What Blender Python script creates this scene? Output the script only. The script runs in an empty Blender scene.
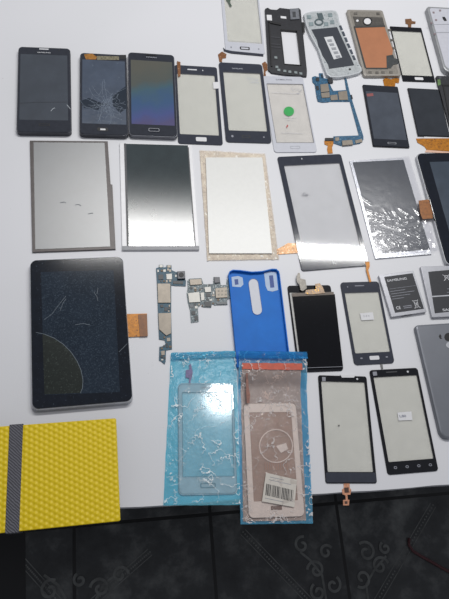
import bpy, bmesh, math, random
from mathutils import Vector, Matrix
random.seed(7)
C = bpy.context.scene.collection
# ------------------------------------------------------------------ camera model (fitted to the photo)
F = 630.0; TH = math.radians(23.3); RO = math.radians(23.5); YAW = math.radians(-23.5)
CX, CY = 224.5, 299.5
TZ = 0.75                    # table height
H = 0.78                     # eye height above the table
RCAM = Matrix.Rotation(YAW, 3, 'Z') @ Matrix.Rotation(TH, 3, 'X') @ Matrix.Rotation(RO, 3, 'Z')
EYE = Vector((0, 0, TZ + H))
def W(px, py, z=0.0):
    """point of the horizontal plane z above the table top that the photo shows at px, py"""
    d = RCAM @ Vector((px - CX, -(py - CY), -F))
    t = (TZ + z - EYE.z) / d.z
    return EYE + d * t
cam = bpy.data.cameras.new('camera'); co = bpy.data.objects.new('camera', cam); C.objects.link(co)
cam.sensor_fit = 'HORIZONTAL'; cam.sensor_width = 36.0; cam.lens = F / 449.0 * 36.0
cam.clip_start = 0.01
co.matrix_world = Matrix.Translation(EYE) @ RCAM.to_4x4()
bpy.context.scene.camera = co

# ------------------------------------------------------------------ materials
def lin(c):
    if isinstance(c, str):
        c = [int(c[i:i + 2], 16) / 255 for i in (0, 2, 4)]
    return tuple((x / 12.92 if x <= .04045 else ((x + .055) / 1.055) ** 2.4) for x in c) + (1.0,)
class NT:
    def __init__(s, name):
        s.m = bpy.data.materials.new(name); s.m.use_nodes = True
        s.t = s.m.node_tree; s.t.nodes.clear()
        s.out = s.n('ShaderNodeOutputMaterial')
    def n(s, typ, **kw):
        nd = s.t.nodes.new(typ)
        for k, v in kw.items():
            if hasattr(nd, k) and k not in nd.inputs: setattr(nd, k, v)
            else: nd.inputs[k].default_value = v
        return nd
    def l(s, a, b): s.t.links.new(a, b)
    def coord(s, scale=1.0, kind='Object'):
        tc = s.n('ShaderNodeTexCoord'); mp = s.n('ShaderNodeMapping')
        mp.inputs['Scale'].default_value = (scale,) * 3 if not isinstance(scale, tuple) else scale
        s.l(tc.outputs[kind], mp.inputs['Vector']); return mp.outputs['Vector']
    def noise(s, scale, detail=3.0, rough=.5, vec=None):
        nd = s.n('ShaderNodeTexNoise'); nd.inputs['Scale'].default_value = scale
        nd.inputs['Detail'].default_value = detail; nd.inputs['Roughness'].default_value = rough
        s.l(vec if vec is not None else s.coord(), nd.inputs['Vector']); return nd.outputs['Fac']
    def ramp(s, fac, stops, interp='LINEAR'):
        r = s.n('ShaderNodeValToRGB'); r.color_ramp.interpolation = interp
        e = r.color_ramp.elements
        while len(e) < len(stops): e.new(.5)
        for i, (p, c) in enumerate(stops): e[i].position = p; e[i].color = c
        s.l(fac, r.inputs['Fac']); return r.outputs['Color']
    def mixc(s, fac, a, b, mode='MIX'):
        m = s.n('ShaderNodeMix', data_type='RGBA', blend_type=mode)
        for v, k in ((fac, 0), (a, 6), (b, 7)):
            if hasattr(v, 'links') or hasattr(v, 'is_linked'): s.l(v, m.inputs[k])
            else: m.inputs[k].default_value = v
        return m.outputs[2]
    def math(s, op, a, b=None):
        m = s.n('ShaderNodeMath', operation=op)
        for i, v in enumerate((a, b)):
            if v is None: continue
            if hasattr(v, 'is_linked'): s.l(v, m.inputs[i])
            else: m.inputs[i].default_value = v
        return m.outputs[0]
def bw(v): return (v, v, v, 1)
CACHE = {}
def mat(name, col, rough=.5, metal=0.0, var=.12, vs=180.0, bump=0.0, bs=900.0, spec=.5, speck=None, coat=0.0, emit=0):
    """generic procedural surface: base colour with fine noise variation and optional bump / specks"""
    if name in CACHE: return CACHE[name]
    k = NT(name); c = lin(col)
    p = k.n('ShaderNodeBsdfPrincipled')
    v = k.coord()
    lo = tuple(x * (1 - var) for x in c[:3]) + (1,); hi = tuple(min(1, x * (1 + var)) for x in c[:3]) + (1,)
    colr = k.ramp(k.noise(vs, 4, .6, v), [(.3, lo), (.7, hi)])
    if speck:
        scol, sscale, thr = speck
        colr = k.mixc(k.ramp(k.noise(sscale, 2, .6, v), [(thr, bw(0)), (thr + .06, bw(1))]), colr, lin(scol))
    k.l(colr, p.inputs['Base Color'])
    p.inputs['Roughness'].default_value = rough; p.inputs['Metallic'].default_value = metal
    p.inputs['Specular IOR Level'].default_value = spec; p.inputs['Coat Weight'].default_value = coat
    if bump:
        b = k.n('ShaderNodeBump'); b.inputs['Strength'].default_value = bump; b.inputs['Distance'].default_value = .001
        k.l(k.noise(bs, 3, .6, v), b.inputs['Height']); k.l(b.outputs['Normal'], p.inputs['Normal'])
    k.l(p.outputs['BSDF'], k.out.inputs['Surface'])
    CACHE[name] = k.m; return k.m

def see_through(name, tint, body, amount, rough=.08, bump=0.0, bs=120.0, ior=1.45, bdist=.002, gl=1.0, crease_glints=False):
    """thin clear sheet: tinted see-through + a little body colour + a fresnel gloss"""
    if name in CACHE: return CACHE[name]
    k = NT(name); v = k.coord()
    tr = k.n('ShaderNodeBsdfTransparent'); tr.inputs['Color'].default_value = lin(tint)
    df = k.n('ShaderNodeBsdfDiffuse')
    c = lin(body)
    k.l(k.ramp(k.noise(60, 3, .6, v), [(.3, tuple(x * .9 for x in c[:3]) + (1,)), (.7, tuple(min(1, x * 1.08) for x in c[:3]) + (1,))]), df.inputs['Color'])
    m1 = k.n('ShaderNodeMixShader')
    if crease_glints:
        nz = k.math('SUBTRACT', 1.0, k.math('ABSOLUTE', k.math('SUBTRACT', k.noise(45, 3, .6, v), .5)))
        line = k.ramp(nz, [(.984, bw(0)), (.998, bw(1))]); mask = k.ramp(k.noise(32, 2, .5, v), [(.42, bw(0)), (.56, bw(1))])  # whitish folds and their highlights, painted into the film's body colour
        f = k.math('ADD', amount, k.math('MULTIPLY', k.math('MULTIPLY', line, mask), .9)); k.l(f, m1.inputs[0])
    else: m1.inputs[0].default_value = amount
    k.l(tr.outputs[0], m1.inputs[1]); k.l(df.outputs[0], m1.inputs[2])
    gs = k.n('ShaderNodeBsdfGlossy'); gs.inputs['Roughness'].default_value = rough; gs.inputs['Color'].default_value = bw(1)
    fr = k.n('ShaderNodeFresnel'); fr.inputs['IOR'].default_value = ior
    if bump:
        b = k.n('ShaderNodeBump'); b.inputs['Strength'].default_value = bump; b.inputs['Distance'].default_value = bdist
        k.l(k.noise(bs, 4, .55, v), b.inputs['Height'])
        k.l(b.outputs['Normal'], gs.inputs['Normal']); k.l(b.outputs['Normal'], fr.inputs['Normal'])
    m2 = k.n('ShaderNodeMixShader')
    ge = k.n('ShaderNodeNewGeometry')
    k.l(k.math('MULTIPLY', k.math('MULTIPLY', fr.outputs[0], gl), k.math('SUBTRACT', 1.0, ge.outputs['Backfacing'])), m2.inputs[0]); k.l(m1.outputs[0], m2.inputs[1]); k.l(gs.outputs[0], m2.inputs[2])
    k.l(m2.outputs[0], k.out.inputs['Surface'])
    CACHE[name] = k.m; return k.m

# ------------------------------------------------------------------ mesh helpers
def link(name, bm, m, parent=None, smooth=False):
    bmesh.ops.recalc_face_normals(bm, faces=bm.faces)
    me = bpy.data.meshes.new(name); bm.to_mesh(me); bm.free()
    if smooth:
        for p in me.polygons: p.use_smooth = True
    o = bpy.data.objects.new(name, me); C.objects.link(o); me.materials.append(m)
    if parent is not None: o.parent = parent
    return o
def rrect(x0, y0, x1, y1, r=0.0, n=5):
    """rounded rectangle, counter-clockwise; r may be one radius or (tl, tr, br, bl)"""
    x0, x1 = min(x0, x1), max(x0, x1); y0, y1 = min(y0, y1), max(y0, y1)
    rs = r if isinstance(r, (tuple, list)) else (r,) * 4
    mx = min(x1 - x0, y1 - y0) * .499
    tl, tr, br, bl = [max(1e-6, min(q, mx)) for q in rs]
    out = []
    for cx, cy, q, a0 in ((x0 + bl, y0 + bl, bl, 180), (x1 - br, y0 + br, br, 270), (x1 - tr, y1 - tr, tr, 0), (x0 + tl, y1 - tl, tl, 90)):
        for i in range(n + 1):
            a = math.radians(a0 + 90 * i / n); out.append((cx + q * math.cos(a), cy + q * math.sin(a)))
    return out
def ellipse(cx, cy, a, b, n=20):
    return [(cx + a * math.cos(2 * math.pi * i / n), cy + b * math.sin(2 * math.pi * i / n)) for i in range(n)]
def inset(pts, d):
    """shrink a counter-clockwise polygon by d"""
    n = len(pts); out = []
    for i in range(n):
        p0, p1, p2 = Vector(pts[i - 1]), Vector(pts[i]), Vector(pts[(i + 1) % n])
        a = (p1 - p0); b = (p2 - p1)
        na = Vector((-a.y, a.x)).normalized() if a.length > 1e-9 else Vector((0, 0))
        nb = Vector((-b.y, b.x)).normalized() if b.length > 1e-9 else Vector((0, 0))
        m = na + nb
        m = m.normalized() / max(.5, m.normalized().dot(nb if nb.length else na)) if m.length > 1e-6 else nb
        out.append((p1.x + m.x * d, p1.y + m.y * d))
    return out
def area2(pts): return sum(pts[i - 1][0] * pts[i][1] - pts[i][0] * pts[i - 1][1] for i in range(len(pts)))
def add_prism(bm, pts, z0, z1, bev=0.0):
    if area2(pts) < 0: pts = pts[::-1]
    loops = [[bm.verts.new((x, y, z0)) for x, y in pts]]
    if bev > 0:
        loops.append([bm.verts.new((x, y, z1 - bev)) for x, y in pts])
        q = inset(pts, bev * .35); loops.append([bm.verts.new((x, y, z1 - bev * .25)) for x, y in q])
        q = inset(pts, bev); loops.append([bm.verts.new((x, y, z1)) for x, y in q])
    else: loops.append([bm.verts.new((x, y, z1)) for x, y in pts])
    n = len(pts)
    bm.faces.new(loops[0][::-1]); bm.faces.new(loops[-1])
    for a, b in zip(loops, loops[1:]):
        for i in range(n): bm.faces.new((a[i], a[(i + 1) % n], b[(i + 1) % n], b[i]))
def add_ring(bm, po, pi, z0, z1, bev=0.0):
    n = len(po)
    A = [bm.verts.new((x, y, z0)) for x, y in po]; D = [bm.verts.new((x, y, z0)) for x, y in pi]
    B = [bm.verts.new((x, y, z1 - bev)) for x, y in po]; E = [bm.verts.new((x, y, z1)) for x, y in pi]
    L = [A, B]
    if bev > 0: L.append([bm.verts.new((x, y, z1)) for x, y in inset(po, bev)])
    L += [E, D, A]
    for a, b in zip(L, L[1:]):
        for i in range(n):
            try: bm.faces.new((a[i], a[(i + 1) % n], b[(i + 1) % n], b[i]))
            except ValueError: pass
def add_ribbon(bm, pts, w, z):
    """thin flat strip along a polyline of 2-D points (w may taper to the end)"""
    n = len(pts); prev = None
    for i, p in enumerate(pts):
        a = Vector(pts[max(0, i - 1)]); b = Vector(pts[min(n - 1, i + 1)])
        d = (b - a); d = d.normalized() if d.length > 1e-9 else Vector((1, 0))
        nn = Vector((-d.y, d.x)) * w / 2
        zz = z[i] if isinstance(z, (list, tuple)) else z
        v = (bm.verts.new((p[0] + nn.x, p[1] + nn.y, zz)), bm.verts.new((p[0] - nn.x, p[1] - nn.y, zz)))
        if prev: bm.faces.new((prev[0], prev[1], v[1], v[0]))
        prev = v
def add_tube(bm, pts, r, n=8):
    rings = []
    for i, p in enumerate(pts):
        p = Vector(p); a = Vector(pts[max(0, i - 1)]); b = Vector(pts[min(len(pts) - 1, i + 1)])
        d = (b - a).normalized(); u = d.cross(Vector((0, 0, 1)))
        u = u.normalized() if u.length > 1e-4 else Vector((1, 0, 0)); w = d.cross(u)
        rings.append([bm.verts.new(p + (u * math.cos(2 * math.pi * k / n) + w * math.sin(2 * math.pi * k / n)) * r) for k in range(n)])
    for a, b in zip(rings, rings[1:]):
        for k in range(n): bm.faces.new((a[k], a[(k + 1) % n], b[(k + 1) % n], b[k]))
    bm.faces.new(rings[0]); bm.faces.new(rings[-1][::-1])

def text_mesh(s, size):
    cu = bpy.data.curves.new('lettering', 'FONT'); cu.body = s; cu.size = size
    cu.align_x = 'CENTER'; cu.align_y = 'CENTER'; cu.offset = size * .012
    o = bpy.data.objects.new('lettering', cu); C.objects.link(o)
    dg = bpy.context.evaluated_depsgraph_get(); dg.update()
    me = bpy.data.meshes.new_from_object(o.evaluated_get(dg))
    bpy.data.objects.remove(o); bpy.data.curves.remove(cu)
    return me

def tag(o, label, cat, group=None):
    o['label'] = label; o['category'] = cat
    if group: o['group'] = group
    return o

class Dev:
    """one thing on the table: an Empty at its centre; parts are laid out in its own frame"""
    def __init__(s, name, label, cat, quad, thick, group=None, base=0.0):
        s.t = thick; s.base = base
        P = [W(x, y, thick + base) for x, y in quad]
        u = (P[1] - P[0]) + (P[2] - P[3]); v = (P[0] - P[3]) + (P[1] - P[2])
        s.w = u.length / 2; s.h = v.length / 2
        a = math.atan2(u.y, u.x); b = math.atan2(v.y, v.x) - math.pi / 2
        while b - a > math.pi: b -= 2 * math.pi
        while b - a < -math.pi: b += 2 * math.pi
        s.ang = (a + b) / 2
        c = sum(P, Vector()) / 4
        s.c = Vector((c.x, c.y, TZ + base))
        s.root = bpy.data.objects.new(name, None); C.objects.link(s.root)
        s.root.empty_display_size = .02
        s.root.location = s.c; s.root.rotation_euler = (0, 0, s.ang)
        tag(s.root, label, cat, group)
        s.px = s.w / (math.dist(quad[0], quad[1]) * .5 + math.dist(quad[3], quad[2]) * .5)
    def L(s, px, py, z=None):
        p = W(px, py, (s.t if z is None else z) + s.base) - s.c
        ca, sa = math.cos(-s.ang), math.sin(-s.ang)
        return (p.x * ca - p.y * sa, p.x * sa + p.y * ca)
    def P(s, pts, z=None): return [s.L(x, y, z) for x, y in pts]
    def uv(s, u, v): return ((u - .5) * s.w, (.5 - v) * s.h)
    def rr(s, u0, v0, u1, v1, r=0.0, n=5):
        a = s.uv(u0, v0); b = s.uv(u1, v1)
        return rrect(a[0], a[1], b[0], b[1], r, n)
    def el(s, u, v, a, b, n=18):
        c = s.uv(u, v); return ellipse(c[0], c[1], a * s.w, b * s.h, n)
    def slab(s, name, pts, z0, z1, m, bev=0.0, parent=None, label=None):
        bm = bmesh.new(); add_prism(bm, pts, z0, z1, bev)
        o = link(name, bm, m, parent or s.root)
        if label: o['label'] = label
        return o
    def ring(s, name, po, pi, z0, z1, m, bev=0.0, parent=None):
        bm = bmesh.new(); add_ring(bm, po, pi, z0, z1, bev); return link(name, bm, m, parent or s.root)
    def lines(s, name, polys, w, z, m, parent=None):
        if name in ('scratch', 'printed_caption', 'small_print', 'smudge', 'printed_bars') and len(polys) > 1:
            for p in polys: s.lines(name, [p], w, z, m, parent)
            return
        bm = bmesh.new()
        for p in polys: add_ribbon(bm, p, w, z)
        return link(name, bm, m, parent or s.root)
    def text(s, name, body, u, v, hgt, z, m, parent=None, wid=None, rot=0.0):
        """lettering hgt metres high (capital height), squeezed to wid metres"""
        me = text_mesh(body, hgt * 1.42)
        xs = [q.co.x for q in me.vertices]; k = 1.0
        if wid and xs: k = wid / (max(xs) - min(xs))
        c = s.uv(u, v); ca, sa = math.cos(rot), math.sin(rot)
        for q in me.vertices:
            x, y = q.co.x * k, q.co.y
            q.co = (c[0] + x * ca - y * sa, c[1] + x * sa + y * ca, z)
        me.materials.append(m); me.name = name
        o = bpy.data.objects.new(name, me); C.objects.link(o); o.parent = parent or s.root
        return o
MM = .001

# ------------------------------------------------------------------ palette
GLASS_WIN = see_through('beige_clear_glass', 'FCFCF9', 'E4E2DC', .16, .04)
GLASS_CLEAR = see_through('clear_glass', 'F0F2F4', 'D8D8D8', .3, .03)
NAVY = mat('navy_black_bezel', '3B3E48', .08, var=.1, speck=('4a4e58', 700, .72))
BLACKB = mat('black_bezel', '15161B', .08, var=.1)
PHONE_DARK = mat('dark_slate_bezel', '33363E', .12, var=.12, speck=('4d515a', 500, .72))
PHONE_SIDE = mat('grey_phone_side', '3c3e46', .4, .4)
SILVER = mat('silver_metal', 'B8BABF', .35, .6)
STEEL = mat('bright_steel', 'C9CBD0', .3, .7)
WHITEG = mat('white_bezel', 'C6C8D0', .3, var=.04)
GOLD = mat('orange_flex_film', 'AC6C08', .35, .2, var=.3, vs=300, speck=('5e3410', 380, .62))
FLEXBR = mat('brown_flex_film', '80532F', .35, .1, var=.35, vs=400, speck=('D8B090', 420, .62))
GREYF = mat('grey_flex_film', '7d7a72', .4, .2, var=.3, vs=300)
BLACK = mat('matte_black', '121215', .5)
SHIELD = mat('tin_shield', '8A8175', .38, .25, var=.12)
SHIELDW = mat('bright_tin_shield', 'B4B2AC', .4, .2, var=.06)
PCB = mat('blue_circuit_board', '125274', .45, 0, var=.5, vs=420, speck=('7FA9BC', 520, .63))
PCBT = mat('teal_circuit_board', '0E4A60', .45, 0, var=.45, vs=420, speck=('8FB0B4', 560, .67))
PCBG = mat('grey_green_circuit_board', '56666C', .45, 0, var=.5, vs=420, speck=('C9CFCC', 560, .58))
CHIP = mat('dark_chip', '24262B', .4)
PAPER = mat('white_paper', 'DEDEE0', .7, var=.03)
INK = mat('black_ink', '1c1c22', .7)
INKB = mat('blue_ink', '3A55A8', .7)
GREYINK = mat('grey_print', '8d8f98', .6)
SCRATCH = mat('pale_scratch', 'B9C0C6', .4)
WHITEPRINT = mat('white_print', 'D5D6DA', .6)

def screen_mat(name, col, rough, refl, speck=None, bump=0.0, pspec=.35):
    """dark display: dark base plus a mirror-like layer of strength refl"""
    k = NT(name); v = k.coord(); c = lin(col)
    p = k.n('ShaderNodeBsdfPrincipled')
    cc = k.ramp(k.noise(40, 4, .6, v), [(.3, tuple(x * .85 for x in c[:3]) + (1,)), (.7, tuple(x * 1.15 for x in c[:3]) + (1,))])
    if speck: cc = k.mixc(k.ramp(k.noise(speck[1], 6, .75, v), [(speck[2], bw(0)), (speck[2] + .1, bw(1))]), cc, lin(speck[0]))
    k.l(cc, p.inputs['Base Color']); p.inputs['Roughness'].default_value = .1; p.inputs['Specular IOR Level'].default_value = pspec
    g = k.n('ShaderNodeBsdfGlossy', distribution='BECKMANN'); g.inputs['Roughness'].default_value = rough
    mx = k.n('ShaderNodeMixShader'); mx.inputs[0].default_value = refl
    if bump:
        b = k.n('ShaderNodeBump'); b.inputs['Strength'].default_value = bump; b.inputs['Distance'].default_value = .001
        k.l(k.noise(70, 4, .6, v), b.inputs['Height']); k.l(b.outputs['Normal'], g.inputs['Normal'])
    k.l(p.outputs[0], mx.inputs[1]); k.l(g.outputs[0], mx.inputs[2]); k.l(mx.outputs[0], k.out.inputs['Surface'])
    return k.m
SCR_GREY = screen_mat('grey_display', '3C434C', .25, .16)
SCR_DARK = screen_mat('dark_display', '23262C', .22, .06)
SCR_CRACK = screen_mat('shattered_display', '4C5666', .3, .05, ('7B8794', 110, .62), .5)
SCR_TAB = screen_mat('scuffed_tablet_glass', '222C38', .28, .0, ('46525E', 650, .53))

# ------------------------------------------------------------------ the setting
def tile_floor():
    k = NT('dark_ornamental_tile'); v = k.coord(1.0, 'Object')
    p = k.n('ShaderNodeBsdfPrincipled'); p.inputs['Roughness'].default_value = .35
    base = k.ramp(k.noise(9, 6, .65, v), [(.3, lin('1E1F21')), (.5, lin('3A3C3D')), (.72, lin('727472'))])
    br = k.n('ShaderNodeTexBrick', offset=0.0); br.inputs['Scale'].default_value = 1.0
    br.inputs['Brick Width'].default_value = TILE; br.inputs['Row Height'].default_value = TILE
    br.inputs['Mortar Size'].default_value = .0045; br.inputs['Mortar Smooth'].default_value = .3
    br.inputs['Color1'].default_value = bw(1); br.inputs['Color2'].default_value = bw(.9); br.inputs['Mortar'].default_value = bw(.06)
    k.l(v, br.inputs['Vector'])
    k.l(k.mixc(1.0, base, br.outputs['Color'], 'MULTIPLY'), p.inputs['Base Color'])
    b = k.n('ShaderNodeBump'); b.inputs['Strength'].default_value = .3; b.inputs['Distance'].default_value = .002
    k.l(br.outputs['Fac'], b.inputs['Height']); b.invert = True
    k.l(b.outputs['Normal'], p.inputs['Normal'])
    k.l(p.outputs[0], k.out.inputs['Surface']); return k.m
TILE = .33
# table front edge from the photo
e0, e1 = W(119, 508), W(449, 484.5)
EANG = math.atan2((e1 - e0).y, (e1 - e0).x)
# floor aligned with the grout lines
g0, g1 = W(212, 540, -TZ), W(216.5, 599, -TZ)
h0, h1 = W(336, 503, -TZ), W(348.7, 597, -TZ)
FANG = math.atan2((g0 - g1).y, (g0 - g1).x) - math.pi / 2
bm = bmesh.new(); add_prism(bm, [(-3, -3), (3, -3), (3, 3), (-3, 3)], -.02, 0)
floor = link('floor', bm, None if False else mat('tmp', '222222'))
rowp = W(336, 503, -TZ)              # a grout crossing on the floor
floor.location = (rowp.x, rowp.y, 0); floor.rotation_euler = (0, 0, FANG)
d01 = (h0 - g0); print('grout spacing', abs(d01.x * math.cos(FANG) + d01.y * math.sin(FANG)), 'edge ang', math.degrees(EANG), 'floor ang', math.degrees(FANG))
TILE = abs(d01.x * math.cos(FANG) + d01.y * math.sin(FANG))
floor.data.materials[0] = tile_floor(); floor['kind'] = 'structure'
def FL(px, py):
    p = W(px, py, -TZ) - floor.location; ca, sa = math.cos(-FANG), math.sin(-FANG)
    return (p.x * ca - p.y * sa, p.x * sa + p.y * ca)
# raised floral scrolls and dotted border bands glazed on the tiles
FLOR = mat('dull_floor_glaze', '646664', .5, var=.4, vs=30)
FLORD = mat('dark_floor_glaze', '1E1F21', .5, var=.3, vs=30)
bm = bmesh.new()
def spiral(cx, cy, r, a0, turns, sgn):
    n = 26
    return [(cx + r * (1 - .8 * i / n) * math.cos(a0 + sgn * turns * 2 * math.pi * i / n), cy + r * (1 - .8 * i / n) * math.sin(a0 + sgn * turns * 2 * math.pi * i / n)) for i in range(n + 1)]
scr = [(302, 545, 8, 1.2, 1.1, 1), (316, 570, 9, 3, 1.2, -1), (326, 552, 7, .5, 1.1, 1), (366, 552, 10, 2.2, 1.2, -1), (380, 566, 9, .2, 1.2, 1),
       (362, 578, 9, 4, 1.1, 1), (333, 585, 8, 1, 1.1, -1), (385, 548, 6, 2, 1.1, 1), (318, 592, 8, 2, 1.2, 1), (50, 590, 9, 1, 1.2, 1), (100, 588, 9, 3, 1.2, -1), (120, 575, 8, 0, 1.1, 1), (80, 580, 6, 2, 1.1, 1)]
S = W(300, 560, -TZ); pxf = (W(301, 560, -TZ) - S).length
for i, (x, y, r, a, t, sg) in enumerate(scr):
    c = FL(x, y); add_ribbon(bm, spiral(c[0], c[1], r * pxf, a, t, sg), 2.6 * pxf, .0010 + i * .0001)
for a in ([(326, 599), (322, 575), (310, 560), (300, 552)], [(368, 599), (366, 585), (374, 570), (386, 556)], [(66, 599), (58, 585), (44, 575)], [(96, 599), (104, 584), (122, 570)]):
    add_ribbon(bm, [FL(*q) for q in a], 2.2 * pxf, .0008)
o = link('floral_scroll', bm, FLOR, floor); o['kind'] = 'structure'
bm = bmesh.new()
for a, b in (((243, 532), (318, 610)), ((433, 505), (372, 610)), ((14, 552), (66, 610)), ((150, 552), (84, 610))):
    A, B = Vector(FL(*a)), Vector(FL(*b)); n = 34; d = (B - A).normalized(); q = Vector((-d.y, d.x)) * 4 * pxf
    for s in (-1, 1): add_ribbon(bm, [tuple(A + q * s * .8), tuple(B + q * s * .8)], .8 * pxf, .0005)
    for i in range(n):
        c = A.lerp(B, i / n); pts = ellipse(c.x, c.y, .9 * pxf, .9 * pxf, 8); add_prism(bm, pts, .0003, .0006)
o = link('dotted_border', bm, FLOR, floor); o['kind'] = 'structure'
bm = bmesh.new(); add_prism(bm, [FL(-60, 500), FL(25, 500), FL(26, 640), FL(-60, 640)], .0002, .0008)  # near-black strip laid over the floor at the lower left
o = link('dark_floor_strip', bm, mat('near_black_strip', '0E0E10', .4), floor); o['kind'] = 'structure'

# ------------------------------------------------------------------ table
def table_mat():
    k = NT('white_laminate'); v = k.coord()
    p = k.n('ShaderNodeBsdfPrincipled'); p.inputs['Roughness'].default_value = .42
    c = k.ramp(k.noise(3.0, 3, .5, v), [(.3, lin('D9DADD')), (.7, lin('E0E0E4'))])
    c = k.mixc(k.ramp(k.noise(55, 5, .7, v), [(.68, bw(0)), (.8, bw(.35))]), c, lin('A9A7AC'))
    c = k.mixc(k.ramp(k.noise(240, 2, .5, v), [(.76, bw(0)), (.8, bw(.5))]), c, lin('8f8d90'))
    k.l(c, p.inputs['Base Color'])
    b = k.n('ShaderNodeBump'); b.inputs['Strength'].default_value = .05; b.inputs['Distance'].default_value = .001
    k.l(k.noise(500, 3, .5, v), b.inputs['Height']); k.l(b.outputs[0], p.inputs['Normal'])
    k.l(p.outputs[0], k.out.inputs['Surface']); return k.m
troot = bpy.data.objects.new('work_table', None); C.objects.link(troot)
mid = W(224, 500.5)
troot.location = (mid.x, mid.y, 0); troot.rotation_euler = (0, 0, EANG)
tag(troot, 'white laminate work table the phone parts are spread on', 'table')
bm = bmesh.new()
front = []
for i in range(61):                                   # slightly chipped front edge
    x = -.75 + 1.7 * i / 60
    front.append((x, random.uniform(-.0009, .0009)))
add_prism(bm, front + [(.95, 1.25), (-.75, 1.25)], TZ - .028, TZ)
link('tabletop', bm, table_mat(), troot)
for x, y in ((-.68, .35), (.88, .35), (-.68, 1.18), (.88, 1.18)):
    bm = bmesh.new(); add_prism(bm, rrect(x - .02, y - .02, x + .02, y + .02, .004), 0, TZ - .028)
    link('leg', bm, mat('table_leg_metal', '4a4b50', .4, .6), troot)

# ------------------------------------------------------------------ builders
def bezel_glass(D, win, bez, winm, r=.006, rw=.0012, t=None, z0=0.0, winz=None, bev=.0003):
    """touch glass: bezel ring with a window pane in it; win = (u0, v0, u1, v1)"""
    t = t or D.t
    po = D.rr(0, 0, 1, 1, r, 6); pi = D.rr(*win, rw, 6)
    b = D.ring('bezel', po, pi, z0, t, bez, bev)
    w = D.slab('glass_window', D.rr(*win, rw, 6), z0 + (t - z0) * .3, t - .00008, winm)
    return b, w
def flex(D, name, px, z0, z1, m, label=None, zz=None, parent=None):
    return D.slab(name, D.P(px, zz if zz is not None else z1), z0, z1, m, 0, parent, label)
def phone(D, r, side, bez, win, scr, t=.008):
    body = D.slab('body', D.rr(0, 0, 1, 1, r, 6), 0, t - .0009, side, .0006)
    face = D.slab('front_glass', D.rr(.015, .008, .985, .992, r * .9, 6), t - .0009, t, bez, .0004)
    sc = D.slab('display', D.rr(*win, .0008), t, t + .00006, scr)
    return body, face, sc

GP = 'broken smartphones in the upper left row'
GG = 'loose touch glasses'
# 1 ---- far-left dark phone
D = Dev('smartphone', 'dark grey smartphone with intact screen, leftmost in the upper row', 'smartphone', [(18.5, 46.6), (70.5, 47.6), (71.3, 133.4), (16.3, 132)], .008, GP)
phone(D, .006, PHONE_SIDE, PHONE_DARK, (.045, .095, .94, .86), SCR_GREY)
D.slab('speaker_grille', D.rr(.4, .018, .58, .032, .0004), D.t, D.t + .0001, WHITEPRINT)
D.text('brand_lettering', 'SAMSUNG', .49, .068, .0018, D.t + .0001, WHITEPRINT, wid=.019)
hb = D.ring('home_button', D.rr(.4, .9, .6, .925, .001), D.rr(.415, .905, .585, .92, .0008), D.t, D.t + .0003, BLACK)
D.slab('front_camera', D.el(.78, .035, .012, .007), D.t, D.t + .0001, BLACK)
D.lines('scratch', [[D.uv(.62, .76), D.uv(.66, .73), D.uv(.7, .72)], [D.uv(.92, .68), D.uv(.96, .71), D.uv(.985, .73)]], .0007, D.t + .0002, SCRATCH)
D.lines('reflection_edge', [[D.uv(.05, .675), D.uv(.4, .66), D.uv(.93, .65)]], .0008, D.t + .0001, mat('reflection_edge_tone', '2b2e34', .3))  # thin line painted where the reflection on the display begins

# 2 ---- shattered phone
D = Dev('smartphone', 'shattered dark smartphone with a web of cracks and copper tape at its top', 'smartphone', [(81, 52.8), (127, 54.2), (128, 135.8), (78.5, 134.3)], .008, GP)
phone(D, .006, PHONE_SIDE, PHONE_DARK, (.05, .09, .96, .87), SCR_CRACK)
D.slab('copper_tape', D.P([(84, 54.5), (92, 53.5), (97, 57), (96, 59.5), (86, 59.5)]), D.t, D.t + .0003, mat('copper_tape', 'B07A3A', .35, .4, var=.3))
D.slab('earpiece_strip', D.P([(97, 56), (119, 56.5), (119, 60), (97, 60)]), D.t, D.t + .0003, mat('olive_strip', '77715c', .5, .2, var=.5, vs=400))
D.slab('front_camera', D.P([(120, 55), (126, 55), (126.5, 59), (120, 59.5)]), D.t, D.t + .0004, BLACK)
hb = D.ring('home_button', D.rr(.36, .915, .58, .955, .002), D.rr(.41, .925, .53, .945, .001), D.t, D.t + .0004, BLACK)
D.slab('home_button_hole', D.rr(.42, .922, .54, .95, .001), D.t, D.t + .0002, PAPER)
cr = []
ctr = D.L(107, 104)
for i in range(26):
    a = 2 * math.pi * i / 26 + random.uniform(-.15, .15); L = random.uniform(.012, .042); p = ctr; ln = [p]
    for j in range(6):
        a += random.uniform(-.35, .35); p = (p[0] + L / 6 * math.cos(a), p[1] + L / 6 * math.sin(a) * 1.1)
        if abs(p[0]) > D.w * .47 or p[1] > D.h * .38 or p[1] < -D.h * .4: break
        ln.append(p)
    if len(ln) > 1: cr.append(ln)
for rr_ in (.007, .014, .022):
    ln = []
    for i in range(30):
        a = 2 * math.pi * i / 30; q = rr_ * random.uniform(.8, 1.25); p = (ctr[0] + q * math.cos(a), ctr[1] + q * math.sin(a))
        if abs(p[0]) < D.w * .47: ln.append(p)
        elif len(ln) > 1: cr.append(ln); ln = []
    if len(ln) > 1: cr.append(ln)
D.lines('crack', [D.P([(80, 100), (84, 106), (92, 109), (100, 107), (108, 100), (118, 92), (126, 88)]), D.P([(84, 98), (96, 103), (104, 110), (112, 116), (122, 120)])] + cr[::1], .00028, D.t + .0002, mat('crack_line', '8390A0', .4))
D.slab('dark_patch', D.P([(112, 96), (126, 86), (127, 108), (120, 113), (113, 106)]), D.t, D.t + .00009, mat('dark_lcd_bleed', '1A2634', .25))
D.slab('dark_patch', D.P([(80, 101), (89, 98), (104, 104), (98, 110), (84, 108)]), D.t, D.t + .00009, mat('dark_lcd_bleed', '1A2634', .25))

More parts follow.
